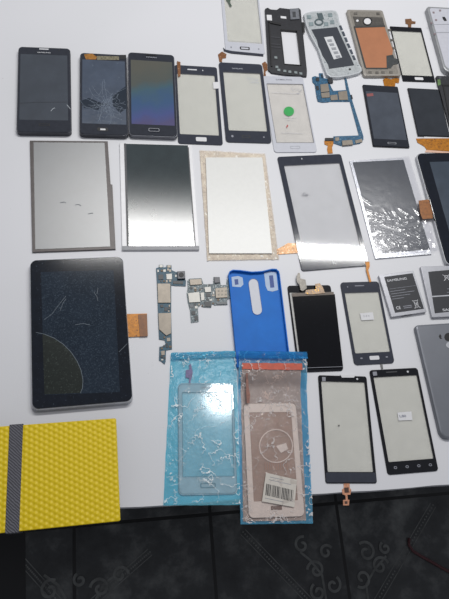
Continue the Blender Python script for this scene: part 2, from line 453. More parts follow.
# 3 ---- rainbow phone
k = NT('painted_sheen_display'); v = k.coord()
sx = k.n('ShaderNodeSeparateXYZ'); k.l(v, sx.inputs[0])
f = k.math('ADD', k.math('MULTIPLY', sx.outputs['Y'], 9.0), .5)
f = k.math('ADD', f, k.math('MULTIPLY', k.math('SUBTRACT', k.noise(28, 3, .5, v), .5), .5))
f = k.math('ADD', f, k.math('MULTIPLY', sx.outputs['X'], -3.0))
cc = k.ramp(f, [(.0, lin('45406E')), (.14, lin('3A4880')), (.36, lin('2E5078')), (.55, lin('3C5A66')), (.75, lin('4E5450')), (1, lin('585850'))])  # iridescent sheen painted as a fixed base colour gradient
p = k.n('ShaderNodeBsdfPrincipled'); k.l(cc, p.inputs['Base Color']); p.inputs['Roughness'].default_value = .3
k.l(p.outputs[0], k.out.inputs['Surface']); RAIN = k.m
D = Dev('smartphone', 'smartphone with blue iridescent sheen on its display, third in the upper row', 'smartphone', [(128.6, 51.4), (174.6, 53.9), (177.6, 136.6), (128.4, 134.8)], .009, GP)
phone(D, .006, mat('grey_phone_rim', '6a6c74', .35, .5), PHONE_DARK, (.055, .1, .945, .87), RAIN)
D.text('brand_lettering', 'SAMSUNG', .5, .06, .002, D.t + .0001, mat('pale_print', 'A8ABB4', .5), wid=.016)
D.ring('home_button', D.rr(.4, .915, .62, .952, .0016), D.rr(.41, .919, .61, .948, .0014), D.t, D.t + .0003, mat('button_rim', '9a9ca4', .4))
D.slab('speaker_grille', D.rr(.38, .025, .62, .035, .0004), D.t, D.t + .0001, BLACK)

# 4 ---- black touch glass
D = Dev('touch_glass', 'black bordered touch glass with white tag beside the iridescent phone', 'touch glass', [(174.5, 64.6), (217, 67.3), (222.8, 144.8), (178, 143.6)], .0015, GG)
bezel_glass(D, (.05, .115, .93, .885), NAVY, GLASS_WIN, .004)
D.slab('speaker_slot', D.rr(.3, .045, .52, .06, .0005), D.t, D.t + .0001, WHITEPRINT)
D.slab('home_button', D.rr(.4, .915, .64, .965, .0016), D.t, D.t + .0002, PAPER)
D.slab('camera_hole', D.el(.66, .055, .012, .008), D.t, D.t + .0001, WHITEPRINT)
flex(D, 'flex_cable', [(177, 61), (180.5, 62), (180.5, 76), (178, 77)], .0016, .002, FLEXBR)
D.slab('paper_tag', D.P([(213, 82.3), (218.6, 82), (219, 88.5), (213.5, 88.8)]), D.t, D.t + .0003, PAPER)

# 5 ---- navy touch glass
D = Dev('touch_glass', 'navy bordered touch glass with brand lettering between black glass and green sticker glass', 'touch glass', [(218.3, 61.8), (262, 64.5), (271.8, 143), (226.3, 142)], .0018, GG)
bezel_glass(D, (.085, .125, .93, .86), NAVY, GLASS_WIN, .005)
D.text('brand_lettering', 'SAMSUNG', .42, .075, .0024, D.t + .0001, mat('pale_print', 'A8ABB4', .5), wid=.017)
D.ring('home_button', D.rr(.36, .915, .54, .945, .001), D.rr(.375, .92, .525, .94, .0008), D.t, D.t + .0002, BLACK)
D.lines('marker_scribble', [D.P([(247, 77), (249, 80), (251, 77), (252, 80), (254, 78), (256, 81), (258, 79)]), D.P([(250, 83), (254, 82), (259, 83)])], .0005, D.t + .0002, mat('pale_blue_ink', '8d9cbc', .7))
flex(D, 'flex_cable', [(218, 54.5), (222, 51.5), (226.5, 54), (226, 58), (222.5, 58.5), (222, 62), (219.5, 62)], .0003, .0007, FLEXBR)
D.slab('touch_key', D.el(.15, .93, .025, .014), D.t, D.t + .0001, GREYINK)
D.slab('touch_key', D.el(.84, .93, .02, .008), D.t, D.t + .0001, GREYINK)

# 6 ---- white touch glass cut by the top of the frame
D = Dev('touch_glass', 'white bordered touch glass with oval home button cut off by the top of the picture', 'touch glass', [(221, -28), (257, -27), (264.3, 54.5), (223.6, 51)], .0015, GG)
bezel_glass(D, (.075, .1, .96, .88), WHITEG, GLASS_WIN, .004)
D.ring('home_button', D.rr(.37, .93, .62, .965, .0016), D.rr(.4, .937, .59, .957, .0012), D.t, D.t + .0003, BLACK)
D.lines('window_outline', [D.rr(.085, .11, .95, .872, .001)], .0005, D.t + .0002, GREYINK)
D.slab('front_lip', D.P([(223.3, 47.5), (225, 49.5), (232, 51), (263, 54), (263.5, 56), (231, 53), (224, 50.8)]), 0, D.t + .0002, NAVY)
flex(D, 'flex_cable', [(226, 0), (228.5, -4), (231.5, -3), (230, 2), (232, 6), (230, 7), (228.3, 3)], D.t, D.t + .0003, mat('dark_green_flex', '4d5a50', .5))
D.slab('touch_key', D.el(.15, .945, .02, .01), D.t, D.t + .0001, GREYINK)
D.slab('touch_key', D.el(.85, .945, .02, .01), D.t, D.t + .0001, GREYINK)

# 7 ---- white touch glass with green sticker
D = Dev('touch_glass', 'white bordered touch glass with round green sticker', 'touch glass', [(261.2, 76), (302.5, 76.6), (317.7, 152.7), (275, 151.8)], .0015, GG)
bezel_glass(D, (.085, .105, .965, .88), WHITEG, see_through('pale_glass', 'FDFCFA', 'ECE9E4', .2, .04), .005)
D.lines('window_outline', [D.rr(.085, .105, .965, .88, .001) + D.rr(.085, .105, .965, .88, .001)[:1]], .0006, D.t + .0002, mat('dark_outline', '5d5f68', .5))
D.slab('green_sticker', D.P([(288.9 + 5.2 * math.cos(a * .3142), 111.3 + 4.7 * math.sin(a * .3142)) for a in range(20)]), D.t, D.t + .0002, mat('green_sticker', '1DA24A', .5))
D.text('brand_lettering', 'SAMSUNG', .52, .048, .0027, D.t + .0001, mat('slate_print', '74767f', .6), wid=.026)
D.text('printed_caption', 'ABCDEFGHIKLM', .5, .54, .0011, D.t + .0001, GREYINK, wid=.02) if False else None
D.lines('printed_caption', [D.P([(283, 117.6), (297, 118)]), D.P([(286, 120), (294, 120.2)]), D.P([(281, 133), (303, 133.5)]), D.P([(271.5, 92.5), (277, 92.8), (290, 93.5), (300, 94)])], .0006, D.t + .0001, mat('faint_grey_print', 'C2C2C6', .6))
D.slab('red_mark', D.P([(286, 127), (287.5, 124.8), (288.3, 125.4), (287, 127.5)]), D.t, D.t + .0002, mat('red_ink', 'C23B3B', .6))
D.lines('marker_scribble', [D.P([(291.5, 88), (293, 91.5), (295, 88), (296, 91), (298, 89), (299, 92), (301.5, 90)]), D.P([(296, 94), (300, 93)])], .0005, D.t + .0002, mat('slate_ink', '7b8499', .7))
D.ring('home_button', D.rr(.38, .92, .62, .955, .0015), D.rr(.4, .927, .6, .948, .0012), D.t, D.t + .0003, mat('pale_button', 'b4b6be', .4))
flex(D, 'flex_cable', [(262, 63.5), (265, 61.3), (267.3, 64), (267.6, 70), (265.5, 71.5), (266, 76), (263.6, 76), (263.8, 70)], .0003, .0007, FLEXBR)

# 8 ---- black phone mid frame
D = Dev('phone_chassis', 'black plastic phone mid frame with white rectangular cutout', 'phone frame', [(265.8, 7.2), (300, 5.5), (307.3, 75.7), (269, 69.5)], .005)
BF = mat('black_frame_plastic', '222328', .45, var=.25, vs=250, speck=('5a5c60', 300, .7))
body_px = [(265.3, 8), (268, 6.8), (271, 8.6), (277, 9), (280, 7), (290, 8.2), (299, 7.2), (301, 9), (302, 20), (307.3, 70), (307, 75.5), (302, 75.2), (283, 73.5), (272, 71.8), (268.6, 69)]
outer = D.P(body_px)
bm = bmesh.new()
hole = D.P([(281.7, 29), (298, 30.7), (300.2, 64.6), (284.2, 63)])
# plate built as strips around the cutout
xa = [min(q[0] for q in outer), hole[0][0], hole[1][0], max(q[0] for q in outer)]
def clipy(pts, lo, hi):
    """clip polygon between two y values"""
    for s, lim in ((1, hi), (-1, -lo)):
        res = []
        for i in range(len(pts)):
            a, b = pts[i - 1], pts[i]; fa, fb = s * a[1] - lim, s * b[1] - lim
            if fa <= 0 and fb > 0 or fa > 0 and fb <= 0:
                t = fa / (fa - fb); res.append((a[0] + (b[0] - a[0]) * t, a[1] + (b[1] - a[1]) * t))
            if fb <= 0: res.append(b)
        pts = res
    return pts
def clipx(pts, lo, hi):
    return [(y, x) for x, y in clipy([(y, x) for x, y in pts], lo, hi)]
hx0, hx1 = (hole[0][0] + hole[3][0]) / 2, (hole[1][0] + hole[2][0]) / 2
hy1, hy0 = (hole[0][1] + hole[1][1]) / 2, (hole[2][1] + hole[3][1]) / 2
for pts in (clipy(outer, hy1, 9), clipy(outer, -9, hy0), clipx(clipy(outer, hy0, hy1), -9, hx0), clipx(clipy(outer, hy0, hy1), hx1, 9)):
    if len(pts) > 2: add_prism(bm, pts, 0, .0032)
link('frame_plate', bm, BF, D.root)
po = rrect(hx0 - .001, hy0 - .001, hx1 + .001, hy1 + .001, .0005); pi = rrect(hx0, hy0, hx1, hy1, .0005)
D.ring('cutout_rim', po, pi, .0031, .0042, BLACK)
D.slab('battery_wall', D.P([(268.3, 20.5), (281, 23), (281.2, 25), (268.6, 22.5)]), .0032, .0048, BLACK)
D.slab('battery_wall', D.P([(268.6, 22), (269.8, 22), (272.6, 66), (271.2, 66)]), .0032, .0048, BLACK)
for y in (36, 43, 46):
    D.slab('rib', D.P([(269.8 + (y - 30) * .06, y), (279.8 + (y - 30) * .06, y + .6), (279.9 + (y - 30) * .06, y + 1.4), (269.9 + (y - 30) * .06, y + .8)]), .0031, .0038, mat('rib_grey', '3c3d42', .5))
D.slab('speaker_module', D.P([(289.7, 8.7), (298.5, 8.3), (299.6, 18.8), (290.6, 19.4)]), .0032, .005, mat('speaker_grey', '7c7f85', .4, .4, var=.2))
D.slab('speaker_hole', D.P([(292.3, 11.8), (295.5, 11.6), (296, 17), (292.8, 17.2)]), .005, .0051, mat('speaker_inner', '3a3c40', .5))
D.slab('cutout_window', D.P([(266.8, 14), (271.8, 14.2), (272.3, 19.8), (267.3, 19.4)]), .0032, .0034, PAPER)
D.slab('cutout_window', D.P([(280.8, 15.2), (286.4, 15.8), (286.6, 18), (281, 17.4)]), .0032, .0034, PAPER)
for x, y in ((279, 69.5), (285, 70.5), (290, 71.3), (296, 72), (301, 73), (277, 66.5), (276, 57)):
    D.slab('metal_contact', D.P([(x - 1.5, y - 1.2), (x + 1.3, y - 1), (x + 1.5, y + 1.3), (x - 1.4, y + 1)]), .0032, .0042, mat('contact_grey', '8A9394', .4, .4, var=.35, vs=500))
D.slab('side_clip', D.P([(302, 22), (304.5, 22), (305, 32), (303, 32)]), .0032, .0045, BLACK)

# 9 ---- white frame with dark battery bay (tilted)
D = Dev('phone_chassis', 'pale silver phone frame with dark battery bay and white label', 'phone frame', [(304, 12.1), (337, 8.6), (363.5, 71.3), (326.5, 76.6)], .007)
RIM = mat('pale_silver_plastic', 'C2C6C9', .35, .1, var=.06)
rim_px = [(303.9, 14), (306, 12.2), (312, 10.8), (332, 9.4), (336.3, 10.2), (338.6, 14), (340, 22), (350, 48), (362, 67), (362.5, 70), (360, 72.6), (350, 75.2), (338, 77), (331, 76.6), (327, 74), (324, 66), (318, 48), (310, 34), (306, 24)]
D.slab('body', D.P(rim_px), 0, .006, RIM, .0012)
D.slab('inner_deck', inset(D.P(rim_px) if area2(D.P(rim_px)) > 0 else D.P(rim_px)[::-1], .0032), .006, .0062, mat('pale_teal_deck', 'B2B7B9', .4, .1, var=.2, vs=250, speck=('6c7a7e', 260, .64)))
D.slab('battery_bay', D.P([(311.4, 29.2), (337.2, 26.7), (354.5, 65), (329.3, 68.6), (328, 64), (322.4, 55), (320.6, 50), (318.5, 46), (317, 40)]), .0062, .0064, mat('dark_slate_bay', '2A303A', .5, var=.1))
D.slab('white_label', D.P([(324.2, 37), (332.8, 36), (342.2, 57.2), (333.9, 59.2)]), .0064, .0066, mat('grey_label', 'D0D2D4', .6, var=.05))
for i in range(5):
    D.slab('printed_bar', D.P([(327 + i * 2.1, 39.5 + i * 4), (331.5 + i * 2.1, 39 + i * 4), (332.5 + i * 2.1, 41.6 + i * 4), (328 + i * 2.1, 42 + i * 4)]), .0066, .0067, mat('grey_bar', '92959a', .6, var=.2, vs=500))
for i in range(6):
    D.slab('side_contact', D.P([(339 + i * 2.6, 25.5 + i * 6), (341.3 + i * 2.6, 25.2 + i * 6), (343 + i * 2.6, 29.5 + i * 6), (340.8 + i * 2.6, 29.8 + i * 6)]), .0062, .0068, mat('slate_contact', '3a4350', .5, var=.3))
D.slab('camera_bracket', D.P([(317, 13.5), (322, 13), (324, 19), (319, 19.5)]), .0062, .0072, mat('bracket', '5b686c', .4, .3))
D.ring('camera_opening', D.P([(319 + 4.6 * math.cos(a * .3927), 22 + 3.6 * math.sin(a * .3927)) for a in range(16)])[::-1], D.P([(319 + 3 * math.cos(a * .3927), 22 + 2.2 * math.sin(a * .3927)) for a in range(16)])[::-1], .0062, .007, mat('bracket', '5b686c', .4, .3))
for x, y in ((309, 17), (311, 24), (330, 15), (332, 22), (326, 24)):
    D.slab('bracket_piece', D.P([(x - 2, y - 1.8), (x + 2, y - 2), (x + 2.6, y + 1.5), (x - 1.6, y + 1.8)]), .0062, .0069, mat('bracket_light', '8b999c', .4, .3, var=.25))
D.slab('screw_hole', D.P([(350 + 1.2 * math.cos(a * .524), 69 + 1 * math.sin(a * .524)) for a in range(12)]), .0062, .0066, BLACK)

# 10 ---- silver frame with copper back
D = Dev('phone_chassis', 'silver phone frame with copper coloured battery plate', 'phone frame', [(347.8, 9.4), (382.7, 9.2), (402, 75.4), (363.3, 75.2)], .007)
D.slab('body', D.rr(0, 0, 1, 1, .004), 0, .006, mat('champagne_rim', 'A19C94', .38, .35, var=.06), .001)
D.slab('inner_deck', D.rr(.07, .03, .93, .97, .003), .006, .0062, mat('taupe_deck', '8d8880', .4, .3, var=.2, vs=300))
D.slab('camera_deck', D.P([(353, 16.2), (382.6, 17.2), (385, 26.5), (355.6, 26)]), .0062, .0065, mat('dark_deck', '4b4844', .5, var=.35, vs=300))
D.ring('camera_opening', D.P([(367.5 + 4.6 * math.cos(-a * .3927), 21.2 + 4.2 * math.sin(-a * .3927)) for a in range(16)]), D.P([(367.5 + 3.6 * math.cos(-a * .3927), 21.2 + 3.2 * math.sin(-a * .3927)) for a in range(16)]), .0065, .0072, BLACK)
D.slab('camera_hole', D.P([(367.5 + 3.7 * math.cos(a * .3927), 21.2 + 3.3 * math.sin(a * .3927)) for a in range(16)]), .0065, .0066, PAPER)
D.slab('sensor_hole', D.P([(357.5 + 1.3 * math.cos(a * .524), 20.5 + 1.2 * math.sin(a * .524)) for a in range(12)]), .0065, .0067, PAPER)
D.slab('copper_plate', D.P([(355.4, 27.8), (384.6, 26.8), (393, 50), (392.4, 54.5), (386.5, 55.5), (388, 67.5), (366.4, 67.5)]), .0062, .0066, mat('copper_plate', 'AE7350', .5, .15, var=.06, vs=60))
D.slab('flex_bracket', D.P([(386.5, 56), (393.2, 54.8), (394.2, 58), (397.5, 59), (399, 63.5), (393.5, 64.5), (391, 68), (386.8, 68)]), .0064, .007, mat('dark_bracket', '3f4243', .45, .2, var=.3))
D.slab('gasket', D.P([(354.2, 26), (385, 25), (385.4, 26.8), (355, 27.8)]), .0062, .0069, mat('dark_gasket', '3a3a38', .5))
D.slab('gasket', D.P([(366, 67.6), (388, 67.6), (388.3, 68.8), (366.4, 68.8)]), .0062, .0069, mat('dark_gasket', '3a3a38', .5))
D.slab('gasket', D.P([(353.8, 26.5), (355.2, 27), (366.4, 67.8), (364.9, 67.8)]), .0062, .0068, mat('dark_gasket', '3a3a38', .5))
for x, y in ((370, 72), (377, 72.4), (383, 72), (391, 72), (389.5, 30), (392, 40), (394, 48), (355.5, 13.4), (378, 13.5)):
    D.slab('deck_detail', D.P([(x - 1.6, y - 1.1), (x + 1.6, y - 1.1), (x + 1.9, y + 1.1), (x - 1.3, y + 1.1)]), .0062, .0068, mat('deck_grey', '66625d', .45, .3, var=.3))

# 11 ---- touch glass behind copper frame
D = Dev('touch_glass', 'black bordered touch glass beside the copper plated frame', 'touch glass', [(389.8, 26.2), (421, 27.6), (436, 82.4), (403, 80.8)], .0015, GG)
bezel_glass(D, (.03, .085, .955, .895), BLACKB, GLASS_WIN, .0015)
D.slab('home_button', D.rr(.38, .925, .64, .972, .0015), D.t, D.t + .0002, PAPER)
flex(D, 'flex_cable', [(405.2, 19), (411.2, 18.6), (412, 21), (415.6, 21.5), (415.4, 23.6), (411.5, 23.8), (411.2, 27.8), (408.2, 27.6), (408, 24.3), (405.6, 23.6)], .0004, .0009, mat('dark_brown_flex', '7a5434', .4, .1, var=.4, vs=400))

# 12 ---- white phone body at the right edge
D = Dev('phone_chassis', 'white phone chassis with black camera hole cut off at the top right corner', 'phone frame', [(427.8, 6.8), (466, 7), (484, 73), (443.5, 71.5)], .010)
D.slab('body', D.rr(0, 0, 1, 1, (.006, .006, .012, .012), 6), 0, .0095, mat('grey_chassis_rim', '9a9c9e', .4, .3, var=.08), .0022)
D.slab('inner_deck', D.rr(.06, .03, .94, .96, (.005, .005, .01, .01), 6), .0095, .0098, mat('white_chassis', 'C2C3CB', .45, var=.05), .0002)
D.slab('camera_hole', D.P([(442.3, 16.8), (445, 16.9), (447, 20.8), (444.5, 21), (442.8, 19)]), .0098, .01, BLACK)
D.slab('panel_seam', D.P([(434, 32.2), (449, 32), (470, 32), (470, 32.6), (434, 32.9)]), .0098, .01, mat('grey_seam', '9fa1a8', .5))
D.slab('panel_seam', D.P([(432, 24.2), (447, 24), (470, 24), (470, 24.5), (432, 24.8)]), .0098, .01, mat('grey_seam', '9fa1a8', .5))
for x, y in ((433.5, 12.5), (440, 10.5), (436, 20), (434.6, 34), (431.3, 23)):
    D.slab('deck_detail', D.P([(x - 1, y - .9), (x + 1, y - .9), (x + 1.2, y + .9), (x - .8, y + .9)]), .0098, .0101, mat('pinkish_detail', '8d7f82', .5, .1, var=.3))

# 13 ---- blue L-shaped circuit board
def zz(pts, ox, oy, k): return [(ox + x / k, oy + y / k) for x, y in pts]
Zb = lambda pts: zz(pts, 305, 65, 5.61)
D = Dev('circuit_board', 'blue phone circuit board with long thin arm and orange flex tail', 'circuit board', [(311, 74), (347, 74), (364, 143), (332, 146)], .0012, 'phone circuit boards')
D.slab('board', D.P(Zb([(40, 68), (55, 62), (80, 68), (78, 46), (100, 46), (106, 74), (135, 78), (137, 100), (150, 130), (160, 145), (232, 140), (222, 76), (233, 76), (250, 150), (328, 400), (328, 418), (310, 440), (270, 447), (200, 452), (160, 438), (160, 400), (303, 395), (252, 205), (140, 205), (130, 208), (100, 210), (72, 205), (65, 180), (55, 110), (42, 95)])), 0, .0012, PCB)
for q in ([(85, 112), (128, 106), (136, 150), (88, 156)], [(88, 160), (136, 154), (138, 184), (94, 186)], [(185, 152), (234, 146), (241, 198), (190, 198)], [(140, 172), (180, 168), (184, 198), (144, 200)]):
    D.slab('metal_shield', D.P(Zb(q)), .0012, .0024, SHIELD, .0002)
D.slab('camera_module', D.P(Zb([(125, 80), (152, 78), (156, 102), (130, 105)])), .0012, .0035, CHIP, .0003)
for q in ([(60, 72), (78, 72), (80, 92), (62, 92)], [(90, 55), (98, 55), (100, 70), (92, 70)], [(60, 120), (75, 118), (78, 140), (64, 142)], [(255, 170), (262, 168), (268, 190), (260, 192)]):
    D.slab('chip', D.P(Zb(q)), .0012, .002, CHIP)
D.slab('usb_port', D.P(Zb([(205, 428), (262, 424), (268, 450), (208, 455)])), .0012, .0034, SHIELD, .0003)
for q in ([(280, 425), (318, 415), (322, 432), (285, 442)], [(168, 408), (190, 406), (192, 425), (170, 428)]):
    D.slab('metal_contact', D.P(Zb(q)), .0012, .002, SHIELD)
D.slab('connector', D.P(Zb([(112, 410), (160, 410), (160, 426), (112, 426)])), .0006, .0018, BLACK)
flex(D, 'flex_cable', Zb([(108, 425), (160, 426), (158, 448), (152, 462), (156, 495), (128, 497), (124, 470), (128, 452), (110, 445)]), .0004, .0009, GOLD)

# 14 ---- phone screen assembly with orange flex on top
D = Dev('phone_screen', 'dark phone screen with orange flex at its top and small red mark', 'phone screen', [(362.7, 84.2), (398, 86.3), (410, 147.5), (373.4, 146)], .003)
D.slab('body', D.rr(0, 0, 1, 1, .002), 0, .0022, BLACKB, .0003)
D.slab('front_glass', D.rr(.01, .006, .99, .994, .002), .0022, .003, mat('grey_glass_border', '2a2d34', .1), .0002)
D.slab('display', D.rr(.05, .115, .95, .885, .0005), .003, .00306, screen_mat('slate_display', '4A505A', .2, .07))
D.slab('red_mark', D.P([(366.5, 93.8), (373, 93.2), (373.5, 96), (367.2, 96.6)]), .0031, .0032, mat('faded_red', '8d4a4a', .5))
D.ring('home_button', D.rr(.4, .93, .64, .96, .001), D.rr(.42, .937, .62, .953, .0008), .003, .0033, mat('button_grey', '777a80', .4))
flex(D, 'flex_cable', [(383, 79.5), (386, 78), (391, 79.2), (396, 78), (399.5, 78.6), (398.8, 83), (395.5, 82.6), (395, 87), (384.5, 86.2)], .0004, .0011, GOLD)

# 15 ---- dark LCD with orange flex
D = Dev('display_panel', 'dark phone display panel with wide orange flex along its bottom', 'display panel', [(408, 87.8), (439, 89.5), (450, 136.5), (417.8, 136)], .0025)
D.slab('panel', D.rr(0, 0, 1, 1, .0008), 0, .0023, BLACKB, .0002)
D.slab('display', D.rr(.02, .015, .98, .985, .0004), .0023, .0025, screen_mat('charcoal_display', '30343A', .2, .05))
f = flex(D, 'flex_cable', [(416.2, 138.5), (449, 138), (462, 138), (464, 151), (449, 151.5), (427, 150), (424.5, 146.5), (417.5, 142.5)], .0004, .0009, GOLD)
flex(D, 'stiffener_strip', [(424, 136.6), (452, 136.4), (452, 138.2), (424, 138.4)], .0003, .001, PAPER)
flex(D, 'stiffener_strip', [(426, 150), (464, 151.6), (464, 153.6), (425, 152.2)], .0003, .0009, mat('peach_strip', 'D9B29B', .5))

# 16 ---- black frame cut by right edge
D = Dev('phone_chassis', 'black phone frame with green contact cut off by the right edge beside the white chassis', 'phone frame', [(437, 75.5), (470, 76), (488, 136), (452, 136)], .005)
D.slab('frame_plate', D.rr(0, 0, 1, 1, .003), 0, .004, BF, .0004)
D.slab('green_contact', D.P([(437.6, 79.5), (440.4, 79), (441, 84.5), (438.2, 85.5)]), .004, .0046, mat('green_contact', '5d7a4a', .5, .1, var=.3))
D.slab('screw_boss', D.P([(440 + 1.5 * math.cos(a * .524), 77.8 + 1.2 * math.sin(a * .524)) for a in range(12)]), .004, .005, mat('boss_grey', '4b4d52', .4))
D.slab('battery_wall', D.P([(442, 84), (449, 84), (480, 85), (480, 86.5), (442.5, 85.6)]), .004, .005, BLACK)
D.slab('battery_wall', D.P([(443, 86), (444.5, 86), (453, 128), (451.5, 128)]), .004, .005, BLACK)

# 17, 18 ---- bare LCD panels
def lcd_mat(name, col, rough, refl, pspec=.35):
    return screen_mat(name, col, rough, refl, pspec=pspec)
D = Dev('display_panel', 'bare grey tablet display panel without film above the cracked black tablet', 'display panel', [(29.8, 140.3), (107.7, 141), (114.6, 249.2), (32.3, 252)], .003)
D.slab('panel', D.P([(29.8, 140.3), (107.7, 141), (110.6, 184), (112.4, 184.4), (115.6, 248.9), (32.3, 252)]), 0, .0026, mat('dark_taupe_rim', '55504f', .4, .3), .0003)
D.slab('display', D.P([(33.5, 142.3), (104.5, 142.8), (110.2, 246.5), (35.3, 249.3)]), .0026, .003, lcd_mat('hazy_lcd', '363D43', .4, .22, 0.0))
D.lines('smudge', [D.P([(60, 203), (64, 202), (66, 203)]), D.P([(75, 205), (79, 204.5), (81, 206)]), D.P([(88, 214), (93, 213)])], .0012, .00305, mat('smudge_dark', '555c62', .5))
D = Dev('display_panel', 'glossy tablet display panel with bright metal sides between grey and framed panels', 'display panel', [(119.5, 142.4), (191.5, 144.6), (199.6, 249.8), (122.4, 250)], .003)
D.slab('panel', D.rr(0, 0, 1, 1, .0006), 0, .0025, mat('white_metal_rim', 'DADADC', .4, .1, var=.04), .0002)
D.slab('display', D.rr(.085, .01, .945, .965, .0004), .0025, .003, lcd_mat('glossy_lcd', '343E40', .2, .10))
D.slab('side_seam', D.rr(.06, .008, .088, .965), .0025, .0032, mat('dark_seam', '3b3d42', .4))
D.slab('side_seam', D.rr(.94, .03, .955, .965), .0025, .0032, mat('dark_seam', '3b3d42', .4))
D.slab('bottom_rail', D.rr(0, .966, 1, 1), .0024, .0034, mat('grey_rail', '6b6c70', .4, .3))

# 19 ---- backlight panel wrapped in clear film
D = Dev('backlight_panel', 'white backlight panel wrapped in crinkled brownish clear film', 'backlight panel', [(199.5, 148.8), (265.8, 152.6), (279.6, 258.9), (207.6, 260)], .004)
D.slab('diffuser', D.P([(205.8, 157.2), (262.4, 157.2), (272.2, 253), (209.2, 253)]), .0002, .0034, mat('white_diffuser', 'E4E4E0', .3, var=.02))
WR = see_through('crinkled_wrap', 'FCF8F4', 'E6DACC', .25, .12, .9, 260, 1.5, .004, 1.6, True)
def crinkle(D, name, quad, z, amp, m, n=50, sc=60.0, zfun=None, skip=None, seed=0, ridge=0.0):
    """a crumpled sheet over a px quad"""
    from mathutils import noise
    bm = bmesh.new(); g = []
    P = [Vector(q) for q in quad]
    ny = int(n * 1.6)
    for j in range(ny + 1):
        row = []
        for i in range(n + 1):
            u, v = i / n, j / ny
            p = (P[0].lerp(P[1], u)).lerp(P[3].lerp(P[2], u), v)
            ed = min(u, 1 - u, v * 1.6, (1 - v) * 1.6)
            wob = noise.noise(Vector((u * 9, v * 14, seed))) * .6 * (1 if ed < .02 else 0)
            l = D.L(p[0] + wob, p[1] + wob)
            nz = abs(noise.noise(Vector((l[0] * sc, l[1] * sc, seed)))) + .5 * abs(noise.noise(Vector((l[0] * sc * 2.3, l[1] * sc * 1.7, seed + 5))))
            if ridge:
                q = Vector((l[0] * 38, l[1] * 24, seed * 1.7)); n1 = noise.noise(q + Vector((noise.noise(q * 2) * .8, 0, 0)))
                nz += ridge * max(0, 1 - abs(n1) * 5) ** 2
            zt = z + amp * nz + (zfun(p[0], p[1]) if zfun else 0)
            row.append(bm.verts.new((l[0], l[1], zt)))
        g.append(row)
    for j in range(ny):
        for i in range(n):
            if skip and skip((i + .5) / n, (j + .5) / ny): continue
            bm.faces.new((g[j][i], g[j][i + 1], g[j + 1][i + 1], g[j + 1][i]))
    for v in [v for v in bm.verts if not v.link_faces]: bm.verts.remove(v)
    return link(name, bm, m, D.root, True)
crinkle(D, 'wrapping_film', [(199.5, 148.8), (265.8, 152.6), (279.8, 258.9), (207.4, 260)], .0006, .0026, WR, 44, 220, skip=lambda u, v: .1 < u < .9 and .08 < v < .93, seed=3)
bm = bmesh.new()
add_ring(bm, D.P([(200, 149.5), (207.8, 259.3), (279, 258.2), (265.2, 153.2)])[::1], D.P([(205.9, 157.4), (209.4, 252.8), (272, 252.8), (262.3, 157.4)]), .0003, .0009)
link('film_border', bm, mat('beige_film', 'F0E6DC', .45, var=.25, vs=130, bump=.6, bs=400), D.root)

# 20 ---- big black touch glass
D = Dev('touch_glass', 'large black bordered tablet touch glass with white logo near its bottom', 'touch glass', [(277, 156.6), (340.6, 154), (370, 265.5), (302, 271)], .0018, GG)
bezel_glass(D, (.075, .085, .94, .9), NAVY, see_through('pale_grey_glass', 'FDFDFD', 'E6E6E8', .2, .05), .004)
D.text('logo_lettering', 'K', .49, .953, .0058, D.t + .0002, WHITEPRINT)
D.slab('camera_hole', D.el(.37, .03, .008, .006), D.t, D.t + .0002, WHITEPRINT)
D.lines('printed_mark', [D.P([(302.5, 194.8), (304.5, 192.4), (306, 195), (308, 194)]), D.P([(302, 195.4), (308.5, 195.2)])], .0007, D.t + .0002, mat('dark_outline', '5d5f68', .5))
fx = flex(D, 'flex_cable', [(276.5, 249.6), (283, 246), (288, 243), (297.3, 243.4), (298.5, 253), (290, 253.5), (277, 254.5)], .0005, .0011, mat('tan_flex', 'B98A5C', .35, .2, var=.4, vs=250, speck=('E9D3B8', 260, .6)))
flex(D, 'thin_flex', [(365.2, 262), (369.5, 261.5), (369.8, 266.5), (368.3, 270), (371.4, 281.8), (369.6, 282.2), (366.2, 270.5), (366.2, 266.5)], D.t, D.t + .0005, GOLD)

# 21 ---- LCD with crumpled film
D = Dev('display_panel', 'grey tablet display panel under crumpled shiny clear film', 'display panel', [(349.2, 160.5), (405.2, 157.5), (430.3, 253.5), (376.4, 259)], .003)
D.slab('panel', D.rr(0, 0, 1, 1, .0006), 0, .0024, STEEL, .0002)
D.slab('display', D.rr(.045, .02, .99, .955, .0004), .0024, .0026, screen_mat('slate_lcd', '3A4048', .25, .08))
from mathutils import noise as mnoise
def film_fold(x, y):
    k = max(.0, min(1, (y - 206) / 28))
    r = 1 - abs(mnoise.noise(Vector(((x + y * .5) * .045, (y - x * .6) * .10, 3.3))))
    r2 = 1 - abs(mnoise.noise(Vector(((x - y * .4) * .10, (y + x * .3) * .14, 8.1))))
    s1 = max(0, 1 - abs((y - 209) - (x - 366) * .36) / 1.6) * (1 if 364 < x < 402 else 0)       # one long straight fold
    s2 = max(0, 1 - abs((y - 196) - (x - 360) * .7) / 1.6) * (1 if 358 < x < 372 else 0)
    return .0030 * k * (max(0, r - .86) * 7 + .5 * max(0, r2 - .9) * 10) + .0007 * (s1 + s2)
CL = see_through('shiny_clear_film', 'F6F6F8', 'B8BAC0', .05, .16, .02, 160, 1.45, .002, 2.2)
crinkle(D, 'clear_film', [(350, 161), (409.2, 156.3), (438.3, 250.5), (377.5, 258.6)],   .0028, .00012, CL, 64, 60, seed=11, zfun=film_fold)

